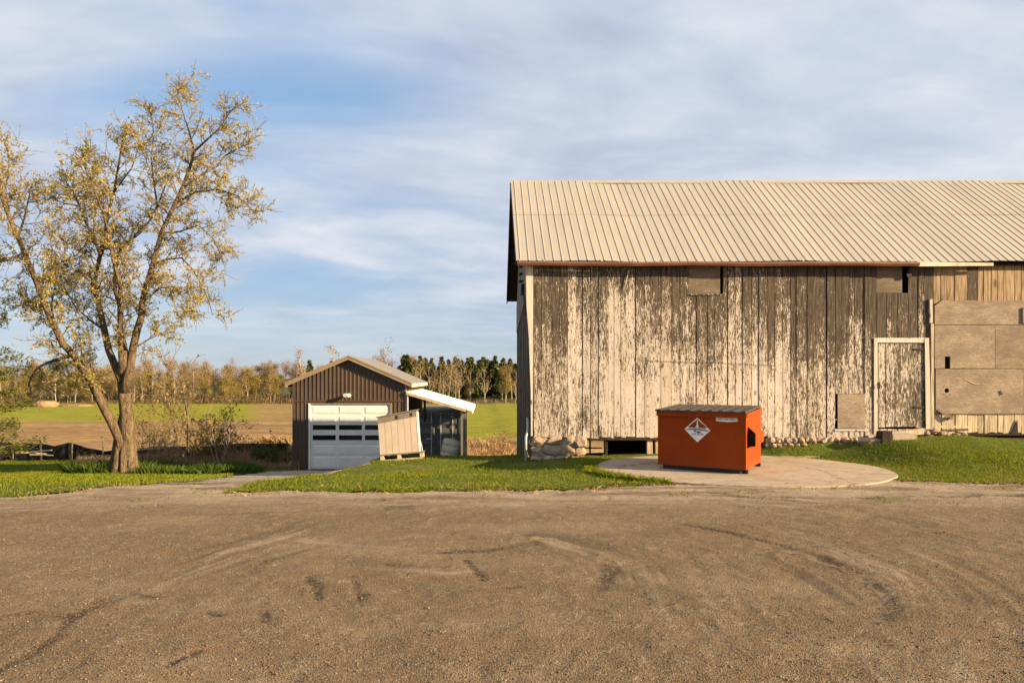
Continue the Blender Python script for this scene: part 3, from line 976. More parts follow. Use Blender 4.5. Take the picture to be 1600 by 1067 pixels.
for (x0, x1, y0, y1, poly, n_) in ((-5.2, 4, 10.6, 12.8, LAWN_BANK, 9000), (7, 14, 11.8, 13.2, LAWN_RIGHT, 4500), (-14, -5, 10.4, 13.5, LAWN_LEFT, 6500)):
    p = scatter(x0, x1, y0, y1, n_, lambda x, y: (lawn_mask(x, y + 0.35 + 0.2 * vnoise(x * 3, y * 3, 75), poly) | lawn_mask(x, y, poly)) & ~lawn_mask(x, y - 0.55, poly) & off_pad(x, y) & (vnoise(x * 2.7, y * 4, 76) > -0.1))
    v, f = blades(p, 0.015, 0.06, 0.012, 1.3)
    grass_obj('straw', M['dry'], [(v, f)], 'dead flattened straw along the ' + ('bank', 'barn side', 'left lawn')[(LAWN_BANK, LAWN_RIGHT, LAWN_LEFT).index(poly)] + ' edge of the gravel')

# ------------------------------------------------------------------ concrete pad
mb = MB()
N = 72
ring = []
for i in range(N):
    a = 2 * math.pi * i / N
    r = 1 + 0.008 * math.sin(5 * a + 1) + 0.006 * math.sin(11 * a)
    ring.append((PAD_C[0] + PAD_R[0] * r * math.cos(a), PAD_C[1] + PAD_R[1] * r * math.sin(a)))
mb.prism([(x, y, 0.034 + max(0, 0.02 * (y - 14))) for x, y in ring][::-1], (0, 0, -0.35))
pad = mb.build('concrete_pad', M['concrete'])
tag(pad, 'round weathered concrete pad set in the grass under the dumpster', 'concrete pad')


def pad_top(y):
    return 0.034 + max(0, 0.02 * (y - 14))


def part(mb, name, mat, root, label=None, smooth=False, kind=None):
    """a part built in world coordinates under an unrotated root"""
    o = mb.build(name, mat, root, smooth, -Vector(root.location))
    return tag(o, label, None, None, kind)


def sub(mb, name, mat, par, smooth=False):
    return mb.build(name, mat, par, smooth)


def rock(mb_verts_scale, seed, jitter=0.16, squash=(1, 1, 1), sub_div=1):
    """an angular lump; returns an MB"""
    rnd = random.Random(seed)
    t = (1 + 5 ** 0.5) / 2
    vs = [Vector(v).normalized() for v in ((-1, t, 0), (1, t, 0), (-1, -t, 0), (1, -t, 0), (0, -1, t), (0, 1, t), (0, -1, -t), (0, 1, -t), (t, 0, -1), (t, 0, 1), (-t, 0, -1), (-t, 0, 1))]
    fs = [(0, 11, 5), (0, 5, 1), (0, 1, 7), (0, 7, 10), (0, 10, 11), (1, 5, 9), (5, 11, 4), (11, 10, 2), (10, 7, 6), (7, 1, 8), (3, 9, 4), (3, 4, 2), (3, 2, 6), (3, 6, 8), (3, 8, 9), (4, 9, 5), (2, 4, 11), (6, 2, 10), (8, 6, 7), (9, 8, 1)]
    for _ in range(sub_div):
        cache, nf = {}, []

        def mid(a, b):
            k = (min(a, b), max(a, b))
            if k not in cache:
                vs.append(((vs[a] + vs[b]) / 2).normalized())
                cache[k] = len(vs) - 1
            return cache[k]
        for a, b, c in fs:
            x, y, z = mid(a, b), mid(b, c), mid(c, a)
            nf += [(a, x, z), (b, y, x), (c, z, y), (x, y, z)]
        fs = nf
    mb = MB()
    for v in vs:
        # pull towards a box so that it reads as a broken stone
        q = Vector([math.copysign(abs(c) ** 0.78, c) for c in v])
        q *= 1 + rnd.uniform(-jitter, jitter)
        mb.v.append((q.x * mb_verts_scale[0], q.y * mb_verts_scale[1], q.z * mb_verts_scale[2]))
    mb.f = fs
    return mb


# ------------------------------------------------------------------ barn
WY = 16.2
WS = F / WY


def wx(px):
    return (px - PPX) / WS


def wz(py):
    return EYE - (py - PPY) / WS


barn = empty('barn', 'long old barn with flaking cream plank wall and beige ribbed metal roof', 'barn', (1.1, WY, 0.0))
XL, XR = 0.70, 19.6
EAVE_Y, EAVE_Z, RIDGE_Y, RIDGE_Z = 16.0, 4.63, 19.68, 7.54
BACK_Y = 2 * RIDGE_Y - EAVE_Y
rnd = random.Random(11)
bounds = [833, 1076, 1129, 1304, 1350, 1369, 1418, 1444, 1458, 2052]
OPEN = [(1076, 1129, 405, 460), (1369, 1418, 405, 458), (1304, 1350, 615, 670), (1369, 1444, 533, 670)]
pxs = []
for a, b in zip(bounds[:-1], bounds[1:]):
    n = max(1, round((b - a) / rnd.uniform(11.8, 13.6)))
    ws = [rnd.uniform(0.62, 1.42) for _ in range(n)]
    t = a
    for w in ws:
        d = (b - a) * w / sum(ws)
        pxs.append((t, t + d))
        t += d


def plank(x0, x1, z0, z1, mat, ragged=0.02, y=None):
    gap = rnd.choice((0.004, 0.006, 0.009, 0.014, 0.018))
    y0 = (WY if y is None else y) - 0.028 + rnd.uniform(-0.010, 0.010)
    x0, x1 = x0 + gap, x1 - 0.001
    c1, c2 = rnd.uniform(-ragged, ragged), rnd.uniform(-ragged, ragged)
    s = rnd.uniform(-0.004, 0.004)
    tw = rnd.uniform(-0.004, 0.004)
    mb = MB()
    zs = [z0, (z0 + z1) / 2 + rnd.uniform(-0.4, 0.4) * min(1, z1 - z0), z1]
    for i in range(2):
        za, zb = zs[i], zs[i + 1]
        l, r = (c1, c2) if i == 0 else (0, 0)
        so, sn = (0, s) if i == 0 else (s, 0)
        mb.hexa([(x0 + so, y0 + (tw if i else 0), za + l), (x1 + so, y0 - (tw if i else 0), za + r), (x1 + so, y0 + 0.028, za + r), (x0 + so, y0 + 0.028, za + l),
                 (x0 + sn, y0 + (0 if i else tw), zb), (x1 + sn, y0 - (0 if i else tw), zb), (x1 + sn, y0 + 0.028, zb), (x0 + sn, y0 + 0.028, zb)])
    return part(mb, 'plank', mat, barn)


for (a, b) in pxs:
    c = (a + b) / 2
    zb = wz(683) if c < 1195 else (wz(684 + (c - 1195) * 0.03) if c < 1444 else wz(675 + 0.008 * (c - 1458)))
    zt = 4.66
    if c > 1458:
        zu = wz(474 + rnd.uniform(0, 3))
        if c < 1900:
            plank(wx(a), wx(b), zu, zt, M['plank_warm'] if rnd.random() < 0.8 else M['plank'])
            plank(wx(a), wx(b), zb, wz(641), M['plank_low'], 0.03)
        else:
            plank(wx(a), wx(b), zb, zt, M['plank'])
        continue
    spans = [(zb, zt)]
    for (p0, p1, t0, t1) in OPEN:
        if p0 - 0.5 < c < p1 + 0.5:
            lo, hi = wz(t1), wz(t0)
            nxt = []
            for (s0, s1) in spans:
                if hi <= s0 or lo >= s1:
                    nxt.append((s0, s1))
                else:
                    if lo - s0 > 0.05:
                        nxt.append((s0, lo))
                    if s1 - hi > 0.05:
                        nxt.append((hi, s1))
            spans = nxt
    for (s0, s1) in spans:
        plank(wx(a), wx(b), s0, s1, M['plank'], 0.028 if s0 < 1 else 0.004)

# boarded openings
part(MB().box(wx(1076) + .004, wx(1125.5), WY + 0.004, WY + 0.02, wz(459.5), 4.62), 'opening_board', M['ply_grey'], barn)
part(MB().box(wx(1369) + .004, wx(1410), WY + 0.004, WY + 0.02, wz(457.5), 4.62), 'opening_board', M['ply_grey'], barn)
part(MB().box(wx(1078), wx(1130), WY - 0.05, WY - 0.034, wz(461.2), wz(459.6)), 'opening_sill', M['plank'], barn)
part(MB().box(wx(1308), wx(1350), WY - 0.040, WY - 0.012, wz(669), wz(615.5)), 'hatch', M['ply'], barn, 'small weathered plywood hatch low in the plank wall')
part(MB().box(wx(1303), wx(1352), WY - 0.05, WY - 0.037, wz(673), wz(670)), 'hatch_sill', M['trim_white'], barn)

# plywood sheets on the right, over the boards
PY0, PY1 = WY - 0.058, WY - 0.038


def ply_box(mb, a, b, t0, t1, d=0.0):
    return mb.box(wx(a), wx(b), PY0 - d, PY1 - d, wz(t1), wz(t0))


mb = MB()
mb.prism([(wx(1458.5), PY0, wz(507.5)), (wx(1600), PY0, wz(507.5)), (wx(1600), PY0, wz(470.5)), (wx(1471), PY0, wz(469.5)), (wx(1458.5), PY0, wz(478))], (0, 0.02, 0))
part(mb, 'plywood_sheet', M['ply'], barn)
mb = MB()
ply_box(mb, 1600.4, 1700, 470.5, 507.5)
part(mb, 'plywood_sheet', M['ply_warm'], barn)
mb = MB()
ply_box(mb, 1458.5, 1474, 508.3, 575.5)
ply_box(mb, 1474, 1482.5, 508.3, 557)
ply_box(mb, 1482.5, 1552, 508.3, 575.5)
part(mb, 'plywood_sheet', M['ply'], barn)
mb = MB()
ply_box(mb, 1552.6, 1700, 508.3, 575.8, 0.002)
part(mb, 'plywood_sheet', M['ply_warm'], barn)
mb = MB()
hx, hz, hr = wx(1477), wz(610), 0.056
cell = 0.09
ply_box(mb, 1460, PPX + (hx - cell) * WS, 576.5, 646)
ply_box(mb, PPX + (hx + cell) * WS, 1596, 576.5, 646)
mb.box(hx - cell, hx + cell, PY0, PY1, hz + cell, wz(576.5))
mb.box(hx - cell, hx + cell, PY0, PY1, wz(646), hz - cell)
NN = 16
for i in range(NN):
    q = []
    for k in (i, i + 1):
        a = 2 * math.pi * (k + 0.5) / NN
        mx_ = max(abs(math.cos(a)), abs(math.sin(a)))
        q.append(((hx + hr * math.cos(a), hz + hr * math.sin(a)), (hx + cell * math.cos(a) / mx_, hz + cell * math.sin(a) / mx_)))
    (i0, o0), (i1, o1) = q
    mb.poly([(i0[0], PY0, i0[1]), (o0[0], PY0, o0[1]), (o1[0], PY0, o1[1]), (i1[0], PY0, i1[1])])
    mb.poly([(i0[0], PY0, i0[1]), (i1[0], PY0, i1[1]), (i1[0], PY1, i1[1]), (i0[0], PY1, i0[1])])
part(mb, 'plywood_sheet', M['ply'], barn)
mb = MB()
ply_box(mb, 1596.4, 1700, 576.5, 646)
part(mb, 'plywood_sheet', M['ply'], barn)
part(MB().box(wx(1594), wx(1606), PY0 - 0.03, PY0 - 0.001, wz(505), wz(481)), 'patch_board', M['ply_warm'], barn)
# a chipped pale scar and a bolt plate in the lower sheet
mb = MB()
mb.tube([(wx(1503), PY0 - 0.001, wz(592)), (wx(1520), PY0 - 0.002, wz(600)), (wx(1560), PY0 - 0.001, wz(602))], [0.006, 0.012, 0.004], 5)
part(mb, 'splinter', M['pale_wood'], barn)
mb = MB()
for k in range(6):
    a = k * 1.05 + 0.3
    mb.tube([(wx(1560.5) + 0.02 * math.cos(a), PY0 - 0.004, wz(613.5) + 0.02 * math.sin(a)), (wx(1560.5) + 0.07 * math.cos(a), PY0 - 0.004, wz(613.5) + 0.065 * math.sin(a))], [0.012, 0.004], 4)
part(mb, 'bolt_plate', M['iron'], barn)
# lower edge of the sheets: a dark ledger strip
part(MB().box(wx(1460), wx(1700), WY - 0.045, WY - 0.032, wz(647.6), wz(646.2)), 'ledger', M['grey_wood'], barn)

# door
dx0, dx1, dz0, dz1 = wx(1372), wx(1442.5), wz(667), wz(537)
door = part(MB().box(dx0 + .01, dx1 - .01, WY + 0.0, WY + 0.02, dz0 + .02, dz1 - .02), 'door', M['grey_wood'], barn, 'plank door with peeling cream paint')
t = dx0
ws = [0.17, 0.2, 0.16, 0.21, 0.15, 0.2]
for w in ws:
    w = w / sum(ws) * (dx1 - dx0)
    y0 = WY - 0.027 + rnd.uniform(-.004, .004)
    sub(MB().box(t + .004, t + w - .001, y0, WY - 0.002, dz0 + rnd.uniform(-.012, .012), dz1), 'door_plank', M['plank_door'], door)
    t += w
for zz in (wz(545.5), wz(636)):
    sub(MB().box(wx(1427), wx(1444), WY - 0.045, WY - 0.032, zz - 0.02, zz + 0.02), 'strap_hinge', M['iron'], door)
mb = MB()
mb.box(wx(1369.5), wx(1373.5), WY - 0.06, WY - 0.034, wz(607), wz(597))
mb.tube([(wx(1371), WY - 0.05, wz(600)), (wx(1371), WY - 0.10, wz(600)), (wx(1374), WY - 0.10, wz(604))], 0.008, 6)
sub(mb, 'latch', M['iron'], door)
part(MB().box(wx(1364), wx(1369.8), WY - 0.054, WY - 0.036, wz(683), wz(528)), 'door_trim', M['trim_white'], barn)
part(MB().box(wx(1369.8) + .003, wx(1443) - .003, WY - 0.052, WY - 0.036, wz(535.5), wz(528)), 'door_trim', M['trim_white'], barn)
part(MB().hexa([(wx(1445), WY - .058, wz(676)), (wx(1453), WY - .058, wz(676)), (wx(1453), WY - .036, wz(676)), (wx(1445), WY - .036, wz(676)),
                (wx(1443), WY - .056, wz(528)), (wx(1449.5), WY - .056, wz(528)), (wx(1449.5), WY - .036, wz(528)), (wx(1443), WY - .036, wz(528))]), 'door_trim', M['trim_white'], barn)
part(MB().box(wx(1452.5), wx(1457), WY - 0.062, WY - 0.034, wz(668), wz(506)), 'batten', M['plank_low'], barn)
part(MB().box(wx(1449.8), wx(1454.5), WY - 0.08, WY - 0.036, wz(505), wz(468)), 'batten', M['trim_white'], barn)
part(MB().hexa([(wx(1352), WY - .16, wz(683)), (wx(1440), WY - .16, wz(677.5)), (wx(1440), WY - .03, wz(677)), (wx(1352), WY - .03, wz(682.5)),
                (wx(1352), WY - .15, wz(680)), (wx(1440), WY - .15, wz(668.5)), (wx(1440), WY - .03, wz(668)), (wx(1352), WY - .03, wz(679.5))]), 'door_sill', M['pale_wood'], barn)
# broken boards by the door foot
part(MB().prism([(wx(1461), WY - .09, wz(641)), (wx(1483), WY - .12, wz(655)), (wx(1485), WY - .12, wz(652.5)), (wx(1464), WY - .09, wz(639))], (0, .03, 0)), 'broken_board', M['grey_wood'], barn)
part(MB().prism([(wx(1474), WY - .08, wz(654)), (wx(1484), WY - .11, wz(648)), (wx(1486), WY - .11, wz(650)), (wx(1477), WY - .08, wz(657))], (0, .03, 0)), 'broken_board', M['grey_wood'], barn)
part(MB().prism([(wx(1452), WY - .2, wz(667)), (wx(1524), WY - .12, wz(667.5)), (wx(1524), WY - .12, wz(665.6)), (wx(1452), WY - .2, wz(663.5))], (0, .03, 0)), 'fallen_slat', M['pale_wood'], barn)
part(MB().prism([(wx(1578), WY - .06, wz(677)), (wx(1588), WY - .06, wz(677)), (wx(1587), WY - .06, wz(656))], (0, .015, 0)), 'broken_board', M['dark_wood'], barn)
part(MB().tube([(wx(981.5), WY - 0.06, wz(423)), (wx(975), WY - 0.05, wz(452))], [0.014, 0.006], 5), 'wall_rod', M['trim_white'], barn)
mb = MB()
mb.tube([(wx(1418), WY - 0.05, 4.55), (wx(1418), WY - 0.06, wz(430))], 0.010, 5)
mb.box(wx(1414), wx(1421), WY - 0.09, WY - 0.04, wz(433), wz(428))
part(mb, 'wall_bracket', M['iron'], barn)
# a thin wire line across the wall
part(MB().tube([(wx(1005), WY - 0.045, wz(563.5)), (wx(1100), WY - 0.045, wz(565.5)), (wx(1212), WY - 0.045, wz(571))], 0.0045, 4), 'wire', M['grey_wood'], barn)

# corner board and downspout
part(MB().prism([(wx(821.5), WY - .05, 4.53), (wx(822.5), WY - .05, 3.6), (wx(826), WY - .05, 2.9), (wx(829), WY - .05, 1.6), (wx(829.5), WY - .05, .52), (wx(832), WY - .05, .52), (wx(833), WY - .05, 2.3), (wx(833), WY - .05, 4.53)], (0, .05, 0)), 'corner_board', M['trim_white'], barn)
ds = MB()
ds.tube([(0.93, WY - .06, gz(0.95, WY) - .05), (0.93, WY - .06, 0.50), (0.97, WY + .02, 0.60), (0.99, WY + .10, 0.66), (0.99, WY + .12, 0.95)], 0.032, 8)
part(ds, 'downspout', M['steel'], barn, smooth=True)

# gable end, back and far end
mb = MB()
y = WY
while y < BACK_Y - 0.25:
    w = rnd.uniform(0.16, 0.26)
    y2 = min(y + w, BACK_Y - 0.22)
    zt = EAVE_Z - 0.06 + (min(abs(y - EAVE_Y), abs(BACK_Y - y)) * (RIDGE_Z - EAVE_Z) / (RIDGE_Y - EAVE_Y))
    zt2 = EAVE_Z - 0.06 + (min(abs(y2 - EAVE_Y), abs(BACK_Y - y2)) * (RIDGE_Z - EAVE_Z) / (RIDGE_Y - EAVE_Y))
    o = rnd.uniform(-.01, .01)
    zb = gz(1.05, y) + rnd.uniform(0.05, 0.22)
    mb.hexa([(1.04 + o, y + .005, zb), (1.07 + o, y + .005, zb), (1.07 + o, y2 - .005, zb), (1.04 + o, y2 - .005, zb),
             (1.04 + o, y + .005, zt), (1.07 + o, y + .005, zt), (1.07 + o, y2 - .005, zt2), (1.04 + o, y2 - .005, zt2)])
    y = y2
part(mb, 'gable_siding', M['plank_gable'], barn, 'dark weathered boards of the gable end', kind='stuff')
mb = MB()
z_ = EAVE_Z - 0.06 + 1.35 * 0.79
mb.prism([(1.015, WY + .05, 4.5), (1.015, WY + 2.6, 6.5), (1.015, BACK_Y - 2.8, 6.5), (1.015, BACK_Y - .3, 4.2), (1.015, BACK_Y - .3, 3.4), (1.015, WY + 1.8, 3.95), (1.015, WY + .9, 3.3), (1.015, WY + .1, 4.05)], (0.02, 0, 0))
part(mb, 'gable_panel', M['grey_wood'], barn)
mb = MB().box(1.09, XR - .3, BACK_Y - .25, BACK_Y - .2, 0.5, EAVE_Z - .02)
part(mb, 'back_wall', M['grey_wood'], barn)
gy0, gy1 = WY + .02, BACK_Y - .26
mb = MB().prism([(XR - .3, gy0, .3), (XR - .3, gy1, .3), (XR - .3, gy1, EAVE_Z), (XR - .3, RIDGE_Y, RIDGE_Z - .15), (XR - .3, gy0, EAVE_Z)], (.05, 0, 0))
part(mb, 'end_wall', M['grey_wood'], barn)
part(MB().box(1.09, XR - .32, WY + .04, BACK_Y - .27, 0.40, 0.47), 'floor_deck', M['dark_wood'], barn)
part(MB().box(1.12, wx(1195), WY - 0.02, WY + 0.12, wz(687.5), wz(682.5) + .0), 'sill_beam', M['dark_wood'], barn)
part(MB().box(3.22, XR - .4, 18.4, 18.5, -1.2, 0.395), 'hollow_shade_board', M['dark_wood'], barn)  # dark board added behind the gap, its colour gives the black under the floor
for (pa, pb, mt) in ((945, 950, 'dark_wood'), (1012, 1020.5, 'pale_wood'), (1025, 1030, 'pale_wood'), (1100, 1108, 'grey_wood')):
    part(MB().box(wx(pa), wx(pb), WY + .03, WY + .17, gz(wx(pa), WY) - .2, wz(687.6)), 'post', M[mt], barn)
mb = MB()
mb.box(wx(926), wx(928.5), WY + .5, WY + .55, -.3, .42)
mb.box(wx(917), wx(946), WY + .46, WY + .5, wz(704), wz(702))
mb.box(wx(917), wx(919), WY + .5, WY + .55, -.3, .42)
part(mb, 'pipe_rail', M['iron'], barn)
for yy_ in (19.5, 22.9):
    part(MB().box(2.3, 2.46, yy_, yy_ + .16, -2.2, .4), 'post', M['dark_wood'], barn)

# rubble foundation
part(MB().box(wx(832), wx(913), WY - .015, WY + .5, -0.4, wz(683.5)), 'mortar_core', M['mortar'], barn)
stones = [(842, 690, 12, 8), (866, 688, 13, 7), (890, 690, 11, 8), (907, 690, 9, 8), (840, 705, 11, 8), (862, 703, 12, 8), (885, 704, 14, 8), (906, 705, 9, 7), (838, 717, 9, 5), (857, 716, 10, 5), (877, 717, 10, 5), (899, 717, 11, 5)]
for i, (px, py, w, h) in enumerate(stones):
    mb = rock((w / WS * 1.14, 0.15, h / WS * 1.16), 100 + i, 0.20)
    c = Vector((wx(px), WY + 0.04 + rnd.uniform(-.03, .03), wz(py)))
    a = rnd.uniform(-.25, .25)
    mb.v = [tuple(Vector((v[0] * math.cos(a) - v[2] * math.sin(a), v[1], v[0] * math.sin(a) + v[2] * math.cos(a))) + c) for v in mb.v]
    part(mb, 'stone', M['stone'], barn)
part(MB().box(wx(1196), wx(1372), WY - .03, WY + .4, -.2, wz(684.5)), 'mortar_core', M['mortar'], barn)
px = 1200
i = 0
while px < 1385:
    w = rnd.uniform(6, 12)
    for (py, hh) in ((688.5, rnd.uniform(4.0, 5.6)), (696, rnd.uniform(3.0, 4.5))):
        if py > 690 and px > 1330:
            continue
        mb = rock((w / WS * .56, 0.12, hh / WS), 200 + i, 0.16)
        c = Vector((wx(px + w / 2 + (3 if py > 690 else 0)), WY + 0.02 + rnd.uniform(-.04, .03) - (0.02 if py > 690 else 0), wz(py + rnd.uniform(-1, 1)) + 0.012))
        a = rnd.uniform(-.4, .4)
        mb.v = [tuple(Vector((v[0] * math.cos(a) - v[2] * math.sin(a), v[1], v[0] * math.sin(a) + v[2] * math.cos(a))) + c) for v in mb.v]
        part(mb, 'stone', M['stone'], barn)
        i += 1
    px += w
for j, (px, py, w, h) in enumerate([(1444, 675, 5, 3.5), (1455, 673, 7, 4), (1466, 676, 6, 3.5), (1476, 677, 5, 3), (1489, 678, 6, 2.5), (1500, 678, 4, 2.5), (1449, 681, 6, 3)]):
    mb = rock((w / WS, 0.09, h / WS), 400 + j, 0.22)
    c = Vector((wx(px), WY - 0.09 - 0.02 * (j % 3), wz(py)))
    mb.v = [tuple(Vector(v) + c) for v in mb.v]
    part(mb, 'stone', M['stone'], barn)
# dark board standing in for the shade of the hollow under the right boards
part(MB().box(wx(1500), XR - .4, WY + .35, WY + .42, -.2, .45), 'hollow_shade_board', M['dark_wood'], barn)

# roof
SL = math.hypot(RIDGE_Y - EAVE_Y, RIDGE_Z - EAVE_Z)
sy, sz_ = (RIDGE_Y - EAVE_Y) / SL, (RIDGE_Z - EAVE_Z) / SL


def roof_pt(x, v, h):
    return (x, EAVE_Y + sy * v - sz_ * h, EAVE_Z + sz_ * v + sy * h)


mb = MB()
mb.prism([roof_pt(XL + .02, 0.05, -.012), roof_pt(XL + .02, SL - .02, -.012), roof_pt(XL + .02, SL - .05, -.11), roof_pt(XL + .02, 0.08, -.11)], (XR - XL - .04, 0, 0))
part(mb, 'roof_deck', M['dark_wood'], barn)
mb = MB()
mb.prism([(XL, RIDGE_Y + .02, RIDGE_Z), (XL, BACK_Y, EAVE_Z), (XL, BACK_Y - .05, EAVE_Z - .1), (XL, RIDGE_Y + .02, RIDGE_Z - .12)], (XR - XL, 0, 0))
part(mb, 'back_roof', M['roof'], barn)
mb = MB()
mb.prism([(XL + .02, RIDGE_Y + .03, RIDGE_Z - .125), (XL + .02, BACK_Y - .04, EAVE_Z - .105), (XL + .02, BACK_Y - .08, EAVE_Z - .14), (XL + .02, RIDGE_Y + .03, RIDGE_Z - .17)], (XR - XL - .04, 0, 0))
part(mb, 'back_roof_deck', M['dark_wood'], barn)
mb = MB()
mb.prism([roof_pt(XL - .012, 0.02, -.02), roof_pt(XL - .012, SL, -.02), roof_pt(XL - .012, SL, -.16), roof_pt(XL - .012, 0.05, -.16)], (.03, 0, 0))
part(mb, 'rake_board', M['dark_wood'], barn)
mb = MB()
mb.prism([(XL - .012, RIDGE_Y + .03, RIDGE_Z - .02), (XL - .012, BACK_Y + .02, EAVE_Z - .02), (XL - .012, BACK_Y - .05, EAVE_Z - .22), (XL - .012, RIDGE_Y + .03, RIDGE_Z - .24)], (.03, 0, 0))
part(mb, 'rake_board', M['dark_wood'], barn)
mb = MB()
mb.box(XL + .3, XR - .3, EAVE_Y + .06, WY + .04, EAVE_Z - .08, EAVE_Z - .055)
part(mb, 'soffit_board', M['dark_wood'], barn)
SW = (XR - XL) / 24
for row, (v0, v1, hh) in enumerate(((0.0, 0.545 * SL, 0.0), (0.53 * SL, SL, 0.007))):
    for k in range(24):
        x0 = XL + k * SW
        h0 = hh + rnd.uniform(-.0015, .0015)
        prof = [(0.0, 0)]
        for r in range(4):
            c = SW * (r + 0.5) / 4
            prof += [(c - .014, 0), (c - .007, .012), (c + .007, .012), (c + .014, 0)]
        prof.append((SW - .001, 0))
        mb = MB()
        d0 = rnd.uniform(-.012, .012) if row == 0 else 0
        for (u, h) in prof:
            wv = .012 * math.sin(1.1 * (x0 + u)) + .007 * math.sin(2.7 * (x0 + u) + 1)
            mb.v.append(roof_pt(x0 + u, v0 - .03 + d0, h + h0 + wv + .012))
        for (u, h) in prof:
            wv = .012 * math.sin(1.1 * (x0 + u)) + .007 * math.sin(2.7 * (x0 + u) + 1)
            mb.v.append(roof_pt(x0 + u, v1, h + h0 + wv + .012))
        q = len(prof)
        mb.f = [(i, i + 1, q + i + 1, q + i) for i in range(q - 1)]
        part(mb, 'roof_sheet', M['roof'], barn)
x = XL - .02
while x < XR:
    x2 = min(x + rnd.uniform(2.6, 3.1), XR + .02)
    mb = MB()
    j = rnd.uniform(-.006, .006)
    mb.prism([(x, RIDGE_Y - .14, RIDGE_Z - .075 + j), (x, RIDGE_Y, RIDGE_Z + .045 + j), (x, RIDGE_Y + .14, RIDGE_Z - .075 + j), (x, RIDGE_Y, RIDGE_Z + .03 + j)], (x2 - x + .01, 0, 0))
    part(mb, 'ridge_cap', M['roof'], barn)
    x = x2
# gutter
GX1 = (1437 - PPX) / 67.0
mb = MB()
gp = [(EAVE_Y - .005, EAVE_Z - .025), (EAVE_Y - .005, EAVE_Z - .115), (EAVE_Y - .07, EAVE_Z - .115), (EAVE_Y - .10, EAVE_Z - .065), (EAVE_Y - .10, EAVE_Z - .028), (EAVE_Y - .088, EAVE_Z - .028), (EAVE_Y - .086, EAVE_Z - .06), (EAVE_Y - .06, EAVE_Z - .10), (EAVE_Y - .015, EAVE_Z - .10), (EAVE_Y - .015, EAVE_Z - .025)]
NS = 14
for i in range(NS + 1):
    xx = XL + .02 + (GX1 - XL - .02) * i / NS
    dzz = 0.008 * math.sin(i * 1.3) - 0.003 * (i % 3)
    for (a, b) in gp:
        mb.v.append((xx, a, b + dzz))
q = len(gp)
for i in range(NS):
    for k in range(q):
        k2 = (k + 1) % q
        mb.f.append((i * q + k, i * q + k2, (i + 1) * q + k2, (i + 1) * q + k))
mb.f.append(tuple(range(q)))
mb.f.append(tuple(range((NS + 1) * q - 1, NS * q - 1, -1)))
gut = part(mb, 'gutter', M['gutter'], barn, 'sagging red brown gutter along the eave')
for px in (812, 851, 880, 940, 994, 1039, 1093, 1146, 1219, 1255, 1306, 1356, 1394, 1430):
    xx = (px - PPX) / 67.0
    sub(MB().prism([(xx, EAVE_Y - .104, EAVE_Z - .022), (xx + .018, EAVE_Y - .104, EAVE_Z - .022), (xx - .012, EAVE_Y + .03, EAVE_Z + .05), (xx - .03, EAVE_Y + .03, EAVE_Z + .05)], (0, .004, .006)), 'gutter_strap', M['fascia'], gut)
mb = MB()
mb.prism([(GX1 - .06, EAVE_Y - .045, EAVE_Z - .13), (GX1 + .35, EAVE_Y - .045, EAVE_Z - .128), (GX1 + 1.76, EAVE_Y - .03, EAVE_Z - .115), (GX1 + 1.76, EAVE_Y - .03, EAVE_Z - .045), (GX1 + .46, EAVE_Y - .045, EAVE_Z - .03), (GX1 + .44, EAVE_Y - .045, EAVE_Z - .022), (GX1 - .02, EAVE_Y - .045, EAVE_Z - .02)], (0, .025, 0))
part(mb, 'fascia_board', M['fascia'], barn, 'bare pale fascia board where the gutter ends')
# insulators on the gable
for zz in (4.98, 4.78, 4.58):
    mb = MB().tube([(1.03, 19.0, zz), (.97, 19.0, zz), (.93, 19.0, zz), (.90, 19.0, zz)], [0.03, 0.03, 0.06, 0.045], 8)
    part(mb, 'insulator', M['porcelain'], barn)
mb = MB().box(.93, 1.03, 18.2, 18.7, 4.15, 4.4)
mb.tube([(1.0, 18.7, 4.4), (1.0, 17.9, 4.0), (1.0, 17.2, 3.5)], 0.035, 6)
part(mb, 'meter_box', M['iron'], barn)

# ------------------------------------------------------------------ step blocks by the barn door
def block_at(name, px0, px1, py0, py1, Y0, Y1, mat, label, cat, seed):
    s = F / Y0
    x0, x1 = (px0 - PPX) / s, (px1 - PPX) / s
    z0, z1 = EYE - (py1 - PPY) / s, EYE - (py0 - PPY) / s
    r = random.Random(seed)
    mb = MB().hexa([(x0, Y0, z0 - .15), (x1, Y0, z0 - .15), (x1, Y1, z0 - .15), (x0, Y1, z0 - .15),
                    (x0 + r.uniform(0, .04), Y0 + r.uniform(0, .03), z1 - r.uniform(0, .03)), (x1 - r.uniform(0, .03), Y0 + r.uniform(0, .02), z1), (x1 - .01, Y1, z1), (x0 + .02, Y1, z1 - r.uniform(0, .02))])
    o = mb.build(name, mat)
    return tag(o, label, cat)


block_at('step_block', 1396, 1434, 678.5, 690, 15.62, 16.02, M['block'], 'mossy concrete step block in the grass at the barn door', 'step', 1)
block_at('timber_block', 1378, 1395.5, 673.5, 697, 15.60, 15.86, M['dark_wood'], 'dark upright timber block beside the step', 'timber', 2)
mb = rock((.36, .2, .11), 77, .2)
o = mb.build('boulder', M['stone'])
o.location = (9.0, 15.86, .40)
tag(o, 'flat brown boulder left of the dark timber block', 'stone')

# ------------------------------------------------------------------ dumpster
TH = R(-32)
dump = empty('dumpster', 'orange steel dumpster with grey ribbed lid standing on the concrete pad', 'dumpster', (4.97 - 1.72 * math.cos(R(32)), 13.07 + 1.72 * math.sin(R(32)), 0.038), TH)
W_, D_, H_ = 1.72, 1.50, 1.17
t = 0.012


def dpart(mb, name, mat, label=None, par=None):
    o = mb.build(name, mat, par or dump)
    return tag(o, label)


zb_ = 0.09
